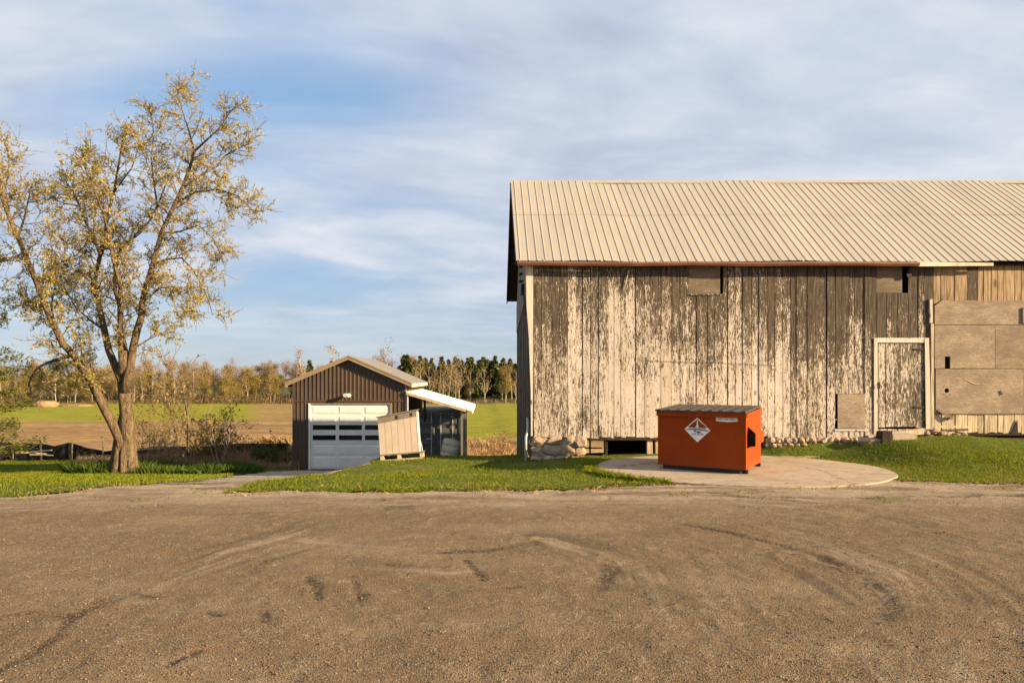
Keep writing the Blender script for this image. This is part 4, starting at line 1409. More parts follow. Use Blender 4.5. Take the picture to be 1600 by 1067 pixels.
# shell: slightly tapered open box with wall thickness
mb = MB()
mb.box(0, W_, 0, t, zb_, H_)
dpart(mb, 'front_panel', M['dumpster'])
dpart(MB().box(0, W_, D_ - t, D_, zb_, H_ + .06), 'back_panel', M['dumpster'])
side = [(0, t + .001, zb_), (0, D_ - t - .001, zb_), (0, D_ - t - .001, H_ + .055), (0, D_ * .55, H_ + .03), (0, t + .001, H_)]
dpart(MB().prism(side, (t, 0, 0)), 'side_panel', M['dumpster'])
dpart(MB().prism([(W_ - t, y, z) for (_, y, z) in side], (t, 0, 0)), 'side_panel', M['dumpster'])
dpart(MB().box(t, W_ - t, t, D_ - t, zb_, zb_ + .02), 'bottom_panel', M['dumpster'])
# lip around the rim
mb = MB().box(-.02, W_ + .012, -.035, -.001, H_ - .085, H_ + .005)
dpart(mb, 'rim', M['dumpster'])
dpart(MB().prism([(W_ + .001, .0, H_ - .07), (W_ + .001, D_, H_ - .02), (W_ + .001, D_, H_ + .06), (W_ + .001, .0, H_ + .004)], (.025, 0, 0)), 'rim', M['dumpster'])
dpart(MB().prism([(-.026, .0, H_ - .07), (-.026, D_, H_ - .02), (-.026, D_, H_ + .06), (-.026, .0, H_ + .004)], (.025, 0, 0)), 'rim', M['dumpster'])
# skids and rollers
for xx in (.12, W_ - .30):
    dpart(MB().box(xx, xx + .16, .06, D_ - .1, 0.0, zb_ - .001), 'skid', M['iron'])
dpart(MB().box(.10, W_ - .10, .03, .055, 0.012, zb_ - .002), 'skid_rail', M['iron'])
for yy_ in (.12, D_ - .12):
    dpart(MB().tube([(W_ - .1, yy_, .045), (W_ + .015, yy_, .045)], .042, 10), 'roller', M['iron'])
# fork pockets: flared sleeves on both sides
for s, x0 in ((1, W_),):
    mb = MB()
    e = 0.004
    a, b = x0 + s * e, x0 + s * .155
    y0, y1 = .16, D_ - .35
    zt, z0 = .80, .56
    # roof slopes out from the wall, flared at the mouth; outer wall; floor strip
    mb.hexa([(a, y0, zt + .10), (b, y0 - .05, zt - .02), (b - s * .03, y1, zt - .06), (a, y1, zt + .02),
             (a, y0, zt + .115), (b, y0 - .05, zt - .005), (b - s * .03, y1, zt - .045), (a, y1, zt + .035)])
    mb.hexa([(b - s * .012, y0 - .05, z0 + .0), (b, y0 - .05, z0), (b - s * .03, y1, z0 + .02), (b - s * .042, y1, z0 + .02),
             (b - s * .012, y0 - .05, zt - .022), (b, y0 - .05, zt - .022), (b - s * .03, y1, zt - .062), (b - s * .042, y1, zt - .062)])
    mb.hexa([(a, y0, z0 - .045), (b, y0 - .05, z0 - .015), (b - s * .03, y1, z0 + .004), (a, y1, z0 - .01),
             (a, y0, z0 - .03), (b, y0 - .05, z0 - .001), (b - s * .03, y1, z0 + .018), (a, y1, z0 + .005)])
    dpart(mb, 'fork_pocket', M['dumpster'])
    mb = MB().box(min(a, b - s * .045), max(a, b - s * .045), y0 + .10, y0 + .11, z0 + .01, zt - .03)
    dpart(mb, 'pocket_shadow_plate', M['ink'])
# stiffener channel low on the front, dents as small ribs
# lid: ribbed plastic sheets sloping up to the back
lid = dpart(MB().hexa([(-.045, -.05, H_ + .008), (W_ + .0, -.05, H_ + .008), (W_ + .0, D_ + .02, H_ + .075), (-.045, D_ + .02, H_ + .075),
                       (-.045, -.05, H_ + .035), (W_ + .0, -.05, H_ + .035), (W_ + .0, D_ + .02, H_ + .10), (-.045, D_ + .02, H_ + .10)]), 'lid', M['lid'], 'weathered grey black ribbed lid')
for k in range(9):
    xx = -.02 + k * (W_ - .06) / 8
    dpart(MB().hexa([(xx, -.048, H_ + .036), (xx + .09, -.048, H_ + .036), (xx + .09, D_, H_ + .100), (xx, D_, H_ + .100),
                     (xx + .015, -.046, H_ + .048), (xx + .075, -.046, H_ + .048), (xx + .075, D_, H_ + .110), (xx + .015, D_, H_ + .110)]), 'lid_rib', M['lid'], None, lid)
mb = MB()
mb.tube([(.66, -.055, H_ + .03), (.66, -.062, H_ - .03), (.655, -.06, H_ - .14)], .006, 5)
mb.tube([(.65, -.055, H_ + .036), (.72, -.055, H_ + .034)], .008, 5)
dpart(mb, 'lid_strap', M['grey_wood'], None, lid)
# stickers
FY = -.0035


def text(body, size, loc, mat, par, ext=0.0006, rot=(R(90), 0, 0), sx=1.0):
    c = bpy.data.curves.new('lettering', 'FONT')
    c.body = body
    c.size = size
    c.extrude = ext
    c.align_x, c.align_y = 'CENTER', 'CENTER'
    c.materials.append(mat)
    tmp = bpy.data.objects.new('lettering_source', c)
    COL.objects.link(tmp)
    bpy.context.view_layer.update()
    lm = bpy.data.meshes.new_from_object(tmp.evaluated_get(bpy.context.evaluated_depsgraph_get()))
    bpy.data.objects.remove(tmp)
    o = obj('lettering', lm, par, loc)
    o.rotation_euler = rot
    o.scale = (sx, 1, 1)
    return o


cx, cz, hw, hh = .80, .835, .255, .235
mb = MB().prism([(cx - hw, FY, cz), (cx, FY, cz - hh * 1.08), (cx + hw, FY, cz - .01), (cx, FY, cz + hh)], (0, .003, 0))
dec = dpart(mb, 'diamond_decal', M['sticker'], 'white diamond decal with black print')
y1 = FY - .002
k = .86
mb = MB().prism([(cx - hw * k * .86, y1, cz + .042), (cx + hw * k * .86, y1, cz + .042), (cx, y1, cz + hh * k)], (0, .0015, 0))
sub(mb, 'dark_print', M['dumpster'], dec)
y2 = FY - .0035
mb = MB()
mb.prism([(cx - .030, y2, cz + .045), (cx + .030, y2, cz + .045), (cx + .016, y2, cz + .10), (cx + .010, y2, cz + .17), (cx, y2, cz + .19), (cx - .006, y2, cz + .17), (cx - .014, y2, cz + .10)], (0, .001, 0))
sub(mb, 'tower_print', M['sticker'], dec)
mb = MB()
mb.prism([(cx - hw * .88, y2, cz + .0), (cx, y2, cz + .010), (cx + hw * .88, y2, cz - .012), (cx + hw * .82, y2, cz - .028), (cx, y2, cz - .008), (cx - hw * .88, y2, cz - .014)], (0, .001, 0))
mb.prism([(cx - .075, y2, cz - .018), (cx - .03, y2, cz - .022), (cx - .02, y2, cz - .045), (cx - .06, y2, cz - .046)], (0, .001, 0))
mb.prism([(cx - .01, y2, cz - .034), (cx + .07, y2, cz - .040), (cx + .055, y2, cz - .066), (cx - .02, y2, cz - .058)], (0, .001, 0))
sub(mb, 'emblem_print', M['ink'], dec)
text('CONTAINER', .052, (cx, y2, cz + .026), M['ink'], dec, sx=1.15)
text('SYSTEMS', .056, (cx + .005, y2, cz - .094), M['ink'], dec, sx=1.05)
mb = MB().prism([(1.16, FY, 1.02), (1.24, FY, 1.008), (1.40, FY, 1.003), (1.56, FY, 1.018), (1.575, FY, 1.05), (1.555, FY, 1.085), (1.38, FY, 1.098), (1.20, FY, 1.093), (1.16, FY, 1.085)][::-1], (0, .003, 0))
st = dpart(mb, 'phone_sticker', M['sticker'], 'white strip sticker with a phone number')
text('855-309-5650', .058, (1.368, y1, 1.051), M['ink'], st)
for xx in (1.185, 1.55):
    sub(MB().tube([(xx, y1, 1.051), (xx, y1 + .0015, 1.051)], .010, 8), 'dot_print', M['ink'], st)

# ------------------------------------------------------------------ garage with lean-to
GY = 28.0
GS = F / GY


def gx(px):
    return (px - PPX) / GS


def gzz(py):
    return EYE - (py - PPY) / GS


garage = empty('garage', 'brown metal clad garage with white sectional door and white lean-to roof', 'garage', (gx(546), GY, gz(gx(520), GY)))
GX0, GX1_, GXC = gx(457.5), gx(634.5), gx(545.5)
GZ0 = gzz(737)
GD = 7.0
APEX, EAVEG = gzz(558.5), gzz(597)


def g_roof(x):
    return APEX - abs(x - GXC) * (APEX - EAVEG) / (GX1_ - GXC)


DX0, DX1, DZ0, DZ1 = gx(483), gx(610), gzz(733), gzz(630)
# front wall core with the door opening
mb = MB()
mb.box(GX0, DX0, GY, GY + .1, GZ0 - .3, DZ1)
mb.box(DX1, GX1_, GY, GY + .1, GZ0 - .3, DZ1)
mb.prism([(GX0, GY, DZ1), (GX1_, GY, DZ1), (GX1_, GY, g_roof(GX1_)), (GXC, GY, APEX), (GX0, GY, g_roof(GX0))], (0, .1, 0))
# standing ribs of the cladding
x = GX0 + .02
while x < GX1_ - .03:
    top = g_roof(x) - .02
    bot = DZ1 + .10 if DX0 - .06 < x < DX1 + .06 else GZ0
    for (za, zb2) in (((bot, gzz(627.5)), (gzz(625), top)) if bot < gzz(628) else ((max(bot, gzz(625)), top),)):
        if zb2 - za > .05:
            mb.hexa([(x - .022, GY - .0, za), (x - .012, GY - .022, za), (x + .012, GY - .022, za), (x + .022, GY - .0, za),
                     (x - .022, GY - .0, zb2), (x - .012, GY - .022, zb2), (x + .012, GY - .022, zb2), (x + .022, GY - .0, zb2)])
    x += .166
part(mb, 'front_wall', M['siding'], garage)
mb = MB().box(GX1_ - .1, GX1_, GY + .101, GY + GD, GZ0 - .4, EAVEG)
x = GY + .2
while x < GY + GD:
    mb.box(GX1_ + .0005, GX1_ + .022, x, x + .03, GZ0, EAVEG - .02)
    x += .2
part(mb, 'side_wall', M['siding'], garage)
part(MB().box(GX0, GX0 + .1, GY + .101, GY + GD, GZ0 - .4, EAVEG), 'side_wall', M['siding'], garage)
part(MB().prism([(GX0, GY + GD, GZ0 - .4), (GX1_, GY + GD, GZ0 - .4), (GX1_, GY + GD, EAVEG), (GXC, GY + GD, APEX), (GX0, GY + GD, EAVEG)], (0, .1, 0)), 'back_wall', M['siding'], garage)
part(MB().box(GX0, GX1_, GY - .028, GY - .0235, gzz(627.5), gzz(625.2)), 'trim_strip', M['siding'], garage)
for xx in (GX0 - .012, GX1_ - .05):
    part(MB().box(xx, xx + .06, GY - .032, GY - .0235, GZ0, EAVEG - .04), 'corner_trim', M['siding_trim'] if xx > GXC else M['siding'], garage)
# roof slopes with barge boards
OV, OF = .26, .20
RX0, RX1 = GX0 - OV, GX1_ + OV
zr = APEX + .06
slope = (APEX - EAVEG) / (GX1_ - GXC)
for s in (-1, 1):
    xe = RX0 if s < 0 else RX1
    ze = zr - slope * abs(xe - GXC)
    mb = MB().prism([(GXC, GY - OF, zr), (xe, GY - OF, ze), (xe, GY - OF, ze - .05), (GXC, GY - OF, zr - .055)], (0, GD + 2 * OF, 0))
    yy_ = GY - OF + .3
    part(mb, 'roof', M['g_roof'], garage)
    for k in range(1, 16):
        yk = GY - OF + k * (GD + 2 * OF) / 16
        mb = MB().prism([(GXC, yk, zr + .02), (xe, yk, ze + .02), (xe, yk, ze + .002), (GXC, yk, zr + .002)], (0, .03, 0))
        part(mb, 'roof_rib', M['g_roof'], garage)
    mb = MB().prism([(GXC, GY - OF - .025, zr + .012), (xe, GY - OF - .025, ze + .012), (xe, GY - OF - .025, ze - .15), (GXC, GY - OF - .025, zr - .155)], (0, .022, 0))
    part(mb, 'barge_board', M['siding_trim'], garage)
    mb = MB().prism([(GXC, GY - OF - .04, zr + .03), (xe, GY - OF - .04, ze + .03), (xe, GY - OF - .04, ze - .03), (GXC, GY - OF - .04, zr - .03)], (0, .012, 0))
    part(mb, 'drip_edge', M['siding_trim'], garage)
    part(MB().box(min(xe, xe - s * .03), max(xe, xe - s * .03), GY - OF + .01, GY + GD + OF, ze - .16, ze - .052), 'eave_fascia', M['shed'] if s > 0 else M['siding_trim'], garage)
# sectional door
door = part(MB().box(DX0 + .05, DX1 - .02, GY + .03, GY + .06, DZ0, DZ1 - .03), 'garage_door', M['door_white'], garage, 'white sectional door with two rows of dark windows')
rows = [(gzz(647.5), gzz(633.0)), (gzz(661.5), gzz(648.5)), (gzz(677.3), gzz(662.6)), (gzz(693.5), gzz(678.4)), (gzz(711), gzz(694.6)), (gzz(732.3), gzz(712.1))]
cols = [(gx(488.5), gx(524.5)), (gx(529.5), gx(565.5)), (gx(570), gx(606))]
for r, (z0, z1) in enumerate(rows):
    sec = sub(MB().box(DX0 + .055, DX1 - .022, GY + .012, GY + .0299, z0 + .006, z1 - .006), 'door_section', M['door_white'], door)
    for (a, b) in cols:
        m_ = .045
        if r in (2, 3):
            za, zb2 = (gzz(671.5), gzz(663.7)) if r == 2 else (gzz(687.6), gzz(679.8))
            fr = MB()
            fr.box(a - .03, a, GY + .0, GY + .0115, za - .03, zb2 + .03)
            fr.box(b, b + .03, GY + .0, GY + .0115, za - .03, zb2 + .03)
            fr.box(a, b, GY + .0, GY + .0115, za - .03, za)
            fr.box(a, b, GY + .0, GY + .0115, zb2, zb2 + .03)
            sub(fr, 'window_frame', M['door_white'], door)
            sub(MB().box(a, b, GY + .004, GY + .0113, za, zb2), 'window', M['glass'], door)
        else:
            pn = MB()
            pn.hexa([(a, GY + .0119, z0 + m_), (b, GY + .0119, z0 + m_), (b, GY + .0119, z1 - m_), (a, GY + .0119, z1 - m_),
                     (a + .03, GY - .004, z0 + m_ + .03), (b - .03, GY - .004, z0 + m_ + .03), (b - .03, GY - .004, z1 - m_ - .03), (a + .03, GY - .004, z1 - m_ - .03)])
            sub(pn, 'door_panel', M['door_white'], door)
part(MB().box(DX0 - .02, DX0 + .05, GY - .045, GY + .02, DZ0, DZ1), 'door_trim', M['white_metal'], garage)
part(MB().box(DX0 + .051, DX1 - .001, GY - .042, GY + .02, DZ1 - .035, DZ1), 'door_trim', M['siding_trim'], garage)
part(MB().box(DX1, DX1 + .06, GY - .045, GY + .02, DZ0, DZ1), 'door_trim', M['siding_trim'], garage)
# flood light
lx, lz = gx(545), gzz(616.5)
mb = MB()
mb.tube([(lx - .06, GY - .02, lz), (lx - .06, GY - .10, lz)], .045, 10)
fl = part(mb, 'flood_light', M['white_metal'], garage, 'twin headed white flood light')
for dx_ in (-.08, .06):
    sub(MB().tube([(lx + dx_ * .6, GY - .09, lz - .0), (lx + dx_, GY - .20, lz - .02), (lx + dx_ * 1.2, GY - .31, lz - .02)], [.03, .05, .085], 10), 'lamp_head', M['white_metal'], fl)
# lean-to
LX0, LX1 = GX1_ + .02, gx(738)
LZ0, LZ1 = gzz(611.5), gzz(641.0)
mb = MB().prism([(LX0, GY - .12, LZ0), (LX1, GY - .12, LZ1), (LX1, GY - .12, LZ1 - .045), (LX0, GY - .12, LZ0 - .045)], (0, 6.9, 0))
part(mb, 'lean_to_roof', M['white_metal'], garage)
for k in range(0, 12):
    yk = GY - .1 + k * .6
    part(MB().prism([(LX0, yk, LZ0 + .018), (LX1, yk, LZ1 + .018), (LX1, yk, LZ1 + .001), (LX0, yk, LZ0 + .001)], (0, .035, 0)), 'lean_to_rib', M['white_metal'], garage)
part(MB().prism([(LX0, GY - .11, LZ0 - .047), (LX1 - .25, GY - .11, LZ1 + .02), (LX1 - .25, GY - .11, LZ1 - .06), (LX0, GY - .11, LZ0 - .13)], (0, .04, 0)), 'lean_to_rafter', M['pale_wood'], garage)
part(MB().box(LX1 - .001, LX1 + .012, GY - .12, GY + 6.78, LZ1 - .14, LZ1 + .005), 'lean_to_fascia', M['white_metal'], garage)
PX0, PX1 = gx(723.5), gx(729.5)
for yk in (GY - .06,):
    part(MB().box(PX0, PX1, yk, yk + .14, gz(PX0, yk) - .2, LZ1 + .03), 'lean_to_post', M['grey_wood'], garage)
part(MB().box(gx(719), PX1 + .02, GY - .1, GY - .061, LZ1 - .10, LZ1 + .10), 'post_bracket', M['dark_wood'], garage)
part(MB().box(gx(660), gx(663.5), GY + .5, GY + .6, gzz(660), LZ0 - .35), 'lean_to_hanger', M['dark_wood'], garage)
part(MB().tube([(GX1_ + .06, GY - .05, GZ0), (GX1_ + .06, GY - .05, LZ0 - .05)], .04, 8), 'downspout', M['steel'], garage)

# ------------------------------------------------------------------ shipping container under the lean-to
CX0, CX1, CY, CZ0, CZ1 = gx(640.5), gx(719), GY + .62, gz(gx(680), GY + .7) - .02, EYE - (643.5 - PPY) * (GY + .62) / F
cont = empty('shipping_container', 'charcoal steel shipping container parked under the lean-to roof', 'container', ((CX0 + CX1) / 2, CY, CZ0))
part(MB().box(CX0 + .03, CX1 - .03, CY + .08, CY + 6.0, CZ0 + .1, CZ1 - .02), 'container_body', M['container'], cont)
mb = MB()
mb.box(CX0, CX0 + .09, CY - .02, CY + .1, CZ0, CZ1)
mb.box(CX1 - .09, CX1, CY - .02, CY + .1, CZ0, CZ1)
mb.box(CX0 + .091, CX1 - .091, CY - .02, CY + .1, CZ0, CZ0 + .12)
mb.box(CX0 + .091, CX1 - .091, CY - .02, CY + .1, CZ1 - .11, CZ1)
part(mb, 'door_frame', M['container'], cont)
cm = (CX0 + CX1) / 2
for a, b in ((CX0 + .10, cm - .01), (cm + .01, CX1 - .10)):
    leaf = part(MB().box(a, b, CY + .03, CY + .07, CZ0 + .13, CZ1 - .12), 'container_door', M['container'], cont)
    # pressed horizontal troughs and flats
    mb = MB()
    hz = CZ1 - CZ0 - .3
    for k in range(5):
        z0 = CZ0 + .16 + k * hz / 5
        z1 = z0 + hz / 5 * .72
        mb.hexa([(a + .06, CY + .0295, z0), (b - .06, CY + .0295, z0), (b - .06, CY + .0295, z1), (a + .06, CY + .0295, z1),
                 (a + .09, CY - .012, z0 + .07), (b - .09, CY - .012, z0 + .07), (b - .09, CY - .012, z1 - .03), (a + .09, CY - .012, z1 - .03)])
    sub(mb, 'pressed_panel', M['container_panel'], leaf)
    for t_ in (.26, .80) if a < cm - .5 else (.2, .74):
        xx = a + (b - a) * t_
        sub(MB().tube([(xx, CY - .04, CZ0 + .05), (xx, CY - .04, CZ1 - .03)], .020, 6), 'lock_rod', M['steel'], leaf)
        for zz in (CZ0 + .4, CZ1 - .55, CZ1 - .15):
            sub(MB().box(xx - .05, xx + .05, CY - .065, CY - .022, zz, zz + .07), 'rod_guide', M['container'], leaf)
    sub(MB().box(a + (b - a) * .55, a + (b - a) * .85, CY - .075, CY - .062, CZ0 + 1.28, CZ0 + 1.32), 'door_handle', M['steel'], leaf)

# ------------------------------------------------------------------ tilted cabinet on its pallet at the crest of the bank
SY = 16.75
sc_ = F / SY
bx, bz = (625 - PPX) / sc_, gz((625 - PPX) / sc_, SY)
shed = empty('storage_cabinet', 'tilted cream clad storage cabinet with grey sloping lid on a pallet', 'cabinet', (bx, SY, bz + .02), R(3))
shed.rotation_euler = (R(-3), R(-4.2), R(2))
w2, hL, hR, dep = .475, 1.06, 1.17, .62
pal = MB()
ch = 0.16
mb = MB()
mb.prism([(-w2, 0, ch), (w2, 0, ch), (w2, 0, hR), (-w2, 0, hL)], (0, dep, 0))
mb.build('cabinet_body', M['shed'], shed)
for k in range(6):
    xa = -w2 + k * 2 * w2 / 6
    xb = xa + 2 * w2 / 6 - .007
    z1a, z1b = hL + (hR - hL) * k / 6, hL + (hR - hL) * (k + 1) / 6
    o = MB().prism([(xa, -.014, ch), (xb, -.014, ch), (xb, -.014, z1b - .14), (xa, -.014, z1a - .14)], (0, .013, 0)).build('cladding_board', M['shed'], shed)
MB().prism([(-w2 - .01, -.028, hL - .135), (w2 + .012, -.028, hR - .135), (w2 + .012, -.028, hR + .0), (-w2 - .01, -.028, hL + .0)], (0, .027, 0)).build('header_board', M['shed_trim'], shed)
for xx in (0.0, w2 - .11):
    zz = hL + (hR - hL) * (xx + w2) / (2 * w2)
    MB().box(xx - .018, xx + .018, -.045, -.0285, zz - .11, zz - .03).build('hasp', M['ink'], shed)
MB().prism([(-w2 - .05, -.06, hL + .005), (w2 + .05, -.06, hR + .008), (w2 + .05, -.06, hR + .033), (-w2 - .05, -.06, hL + .03)], (0, dep + .09, 0)).build('lid', M['shed_trim'], shed)
MB().box(w2 + .001, w2 + .016, -.02, .05, ch, hR - .02).build('corner_trim', M['white_metal'], shed)
MB().box(w2 + .0165, w2 + .03, .0, dep, ch + .01, hR - .02).build('side_panel', M['white_metal'], shed)
pl = MB()
for zz, h in ((0.13, .028),):
    pl.box(-w2 - .02, w2 + .12, -.03, dep + .05, zz, zz + h)
pl.build('pallet_deck', M['shed_trim'], shed)
for xx in (-w2, -.06, w2 + .02):
    MB().box(xx, xx + .09, -.02, dep + .04, .025, .128).build('pallet_block', M['pale_wood'], shed)
MB().box(-w2 - .02, w2 + .12, -.03, .08, -.02, .023).build('pallet_skid', M['pale_wood'], shed)
MB().tube([(w2 + .03, -.01, .5), (w2 + .08, -.01, .3), (w2 + .09, -.01, .17)], .008, 5).build('strap', M['white_metal'], shed)

# ------------------------------------------------------------------ leaning barrel in the shade of the lean-to
BY = 17.9
bs = F / BY
bp = Vector(((703 - PPX) / bs, BY, gz((703 - PPX) / bs, BY)))
barrel = empty('barrel', 'dull grey plastic barrel leaning in the grass before the container', 'barrel', (bp.x - .04, bp.y, bp.z - .06))
barrel.rotation_euler = (R(-6), R(12), 0)
prof = [(.20, 0), (.215, .05), (.225, .14), (.215, .15), (.225, .16), (.235, .33), (.225, .34), (.235, .35), (.232, .46), (.215, .50)]
mb = MB()
N = 24
for (r, z) in prof:
    for k in range(N):
        a = 2 * math.pi * k / N
        mb.v.append((r * math.cos(a), r * math.sin(a), z))
for i in range(len(prof) - 1):
    for k in range(N):
        k2 = (k + 1) % N
        mb.f.append((i * N + k, i * N + k2, (i + 1) * N + k2, (i + 1) * N + k))
mb.f.append(tuple(range(N - 1, -1, -1)))
mb.build('barrel_wall', M['barrel'], barrel, True)
mb = MB()
for (r, z) in ((.214, .502), (.214, .52), (.19, .522), (.185, .505), (.0, .505)):
    for k in range(N):
        a = 2 * math.pi * k / N
        mb.v.append((r * math.cos(a), r * math.sin(a), z))
for i in range(4):
    for k in range(N):
        k2 = (k + 1) % N
        mb.f.append((i * N + k, i * N + k2, (i + 1) * N + k2, (i + 1) * N + k))
mb.build('barrel_lid', M['barrel'], barrel)
MB().tube([(-.08, .05, .506), (-.08, .05, .53)], .035, 10).build('bung', M['barrel'], barrel)

# ------------------------------------------------------------------ silt fence, boards, mound, field fence
def fence_pt(px, py, Y):
    p = pw(px, py, Y)
    return p


FYV = 31.9
sf = empty('silt_fence', 'sagging black fabric silt fence on wooden stakes behind the lawn', 'fence', (gx(60), FYV, gz(gx(60), FYV)))
tops = [(-130, 697), (-40, 693), (20, 691), (64, 693), (85, 696.5), (105, 691.5), (112, 691.5), (135, 699), (165, 705), (190, 702), (215, 704), (250, 700), (290, 697), (330, 697), (355, 694), (385, 692.5), (420, 693), (458, 692)]
mb = MB()
n = 0
fs_ = FYV
prev = None
cols_ = []
for i in range(len(tops) - 1):
    (a, ta), (b, tb) = tops[i], tops[i + 1]
    m_ = max(2, int((b - a) / 7))
    for k in range(m_):
        t_ = k / m_
        px = a + (b - a) * t_
        py = ta + (tb - ta) * t_ + random.uniform(-.5, .5)
        yy_ = FYV + random.uniform(-.06, .06)
        p = pw(px, py, yy_)
        cols_.append((p, gz(p.x, yy_) - .05))
for (p, gzv) in cols_:
    for t_ in (0, .35, .7, 1):
        mb.v.append((p.x, p.y + random.uniform(-.05, .05), p.z * (1 - t_) + gzv * t_))
for i in range(len(cols_) - 1):
    for k in range(3):
        mb.f.append((i * 4 + k, i * 4 + k + 1, (i + 1) * 4 + k + 1, (i + 1) * 4 + k))
part(mb, 'fabric', M['fabric'], sf)
for px in (-90, -30, 19, 64, 111, 160, 208, 258, 306, 352, 400, 448):
    X_ = (px - PPX) * (FYV - .1) / F
    zt = EYE - (687 + random.uniform(-1, 4) - PPY) * (FYV - .1) / F
    l = random.uniform(-.06, .06)
    part(MB().hexa([(X_, FYV - .13, gz(X_, FYV) - .1), (X_ + .05, FYV - .13, gz(X_, FYV) - .1), (X_ + .05, FYV - .08, gz(X_, FYV) - .1), (X_, FYV - .08, gz(X_, FYV) - .1),
                    (X_ + l, FYV - .13, zt), (X_ + l + .05, FYV - .13, zt), (X_ + l + .05, FYV - .08, zt), (X_ + l, FYV - .08, zt)]), 'stake', M['grey_wood'], sf)


def lying(name, px, py, length, wdt, thick, ang, mat, label, cat, lift=0.0):
    p = pg(px, py)
    mb = MB().box(-length / 2, length / 2, -wdt / 2, wdt / 2, 0, thick)
    o = mb.build(name, mat)
    o.location = (p.x, p.y, p.z + lift + .015)
    o.rotation_euler = (R(random.uniform(-2, 2)), R(random.uniform(-1, 1)), R(ang))
    return tag(o, label, cat)


lying('plank', 415, 728.5, 1.5, .22, .05, -4, M['grey_wood'], 'grey loose plank lying beside the drive near the garage', 'plank', .03)
for i, (px, py, ln, an, lb) in enumerate(((48, 708, 1.3, 4, 'thicker pale pole lying lowest before the silt fence'), (62, 705, 1.5, -6, 'thin pale pole slanting across the silt fence foot'), (70, 710, 1.0, 2, 'short pale pole lying nearest the lawn by the silt fence'))):
    X_ = (px - PPX) * 31.4 / F
    z0 = EYE - (py - PPY) * 31.4 / F
    o = MB().tube([(-ln / 2, 0, 0), (0, 0, .02), (ln / 2, 0, 0)], .03 + .01 * (i == 0), 6).build('pole', M['pale_wood'])
    o.location = (X_, 31.4 - .12 * i, max(z0, gz(X_, 31.4) + .035))
    o.rotation_euler = (0, R(an), R(an * 2))
    tag(o, lb, 'pole')

mb = rock((1.9, 1.8, .85), 9, .10, sub_div=3)
o = mb.build('dirt_mound', M['mound'], None, True)
o.location = ((70 - PPX) * 118 / F, 118, gz(-76, 118) + .1)
tag(o, 'tan dirt mound at the far edge of the green field', 'mound')
o2 = o.copy()
COL.objects.link(o2)
o2.location = ((118 - PPX) * 120 / F, 120, gz(-72, 120) - .3)
o2.scale = (1.5, 1, .75)
o2['label'] = 'lower tan dirt mound right of the taller mound, behind the big tree'

ff = empty('field_fence', 'thin wire fence on posts at the far side of the right field', 'fence', (0, 112, gz(0, 112)))
fx = [(640 + 15 * k - PPX) * 112 / F for k in range(18)]
for X_ in fx:
    part(MB().tube([(X_, 112, gz(X_, 112) - .2), (X_ + random.uniform(-.05, .05), 112, gz(X_, 112) + 1.35)], .06, 5), 'fence_post', M['grey_wood'], ff)
mb = MB()
for hh in (.35, .7, 1.05, 1.3):
    mb.tube([(x, 112, gz(x, 112) + hh) for x in fx], .012, 3)
part(mb, 'wire', M['steel'], ff, kind='stuff')

# ------------------------------------------------------------------ trees
def jitter_path(p0, d, length, nseg, wob, rnd, up=0.0):
    pts = [Vector(p0)]
    d = Vector(d).normalized()
    for i in range(nseg):
        d = (d + Vector((rnd.gauss(0, wob), rnd.gauss(0, wob), rnd.gauss(0, wob) + up))).normalized()
        pts.append(pts[-1] + d * (length / nseg))
    return pts


def leaf_mesh(centers, size, name, mat, flat=0.0, elong=1.7):
    n = len(centers)
    C_ = np.array(centers)
    a = NP.normal(size=(n, 3))
    a[:, 2] *= (1 - flat)
    a /= np.linalg.norm(a, axis=1)[:, None]
    b = np.cross(a, NP.normal(size=(n, 3)))
    b /= np.linalg.norm(b, axis=1)[:, None] + 1e-9
    s = (size * NP.uniform(0.6, 1.35, n))[:, None]
    v = np.empty((n, 4, 3))
    v[:, 0] = C_ - a * s * elong * .5
    v[:, 1] = C_ + b * s * .5
    v[:, 2] = C_ + a * s * elong * .5
    v[:, 3] = C_ - b * s * .5
    f = np.arange(n * 4).reshape(n, 4)
    return np_mesh(name, v.reshape(-1, 3), f, mat, 4)


def at(px, py, depth):
    return pw(px, py, depth)


TD = 19.6
rt = random.Random(5)
tree_base = pg(199, 742)
TD = tree_base.y
tree = empty('tree', 'big leaning multi stemmed tree with sparse golden spring leaves', 'tree', tree_base)
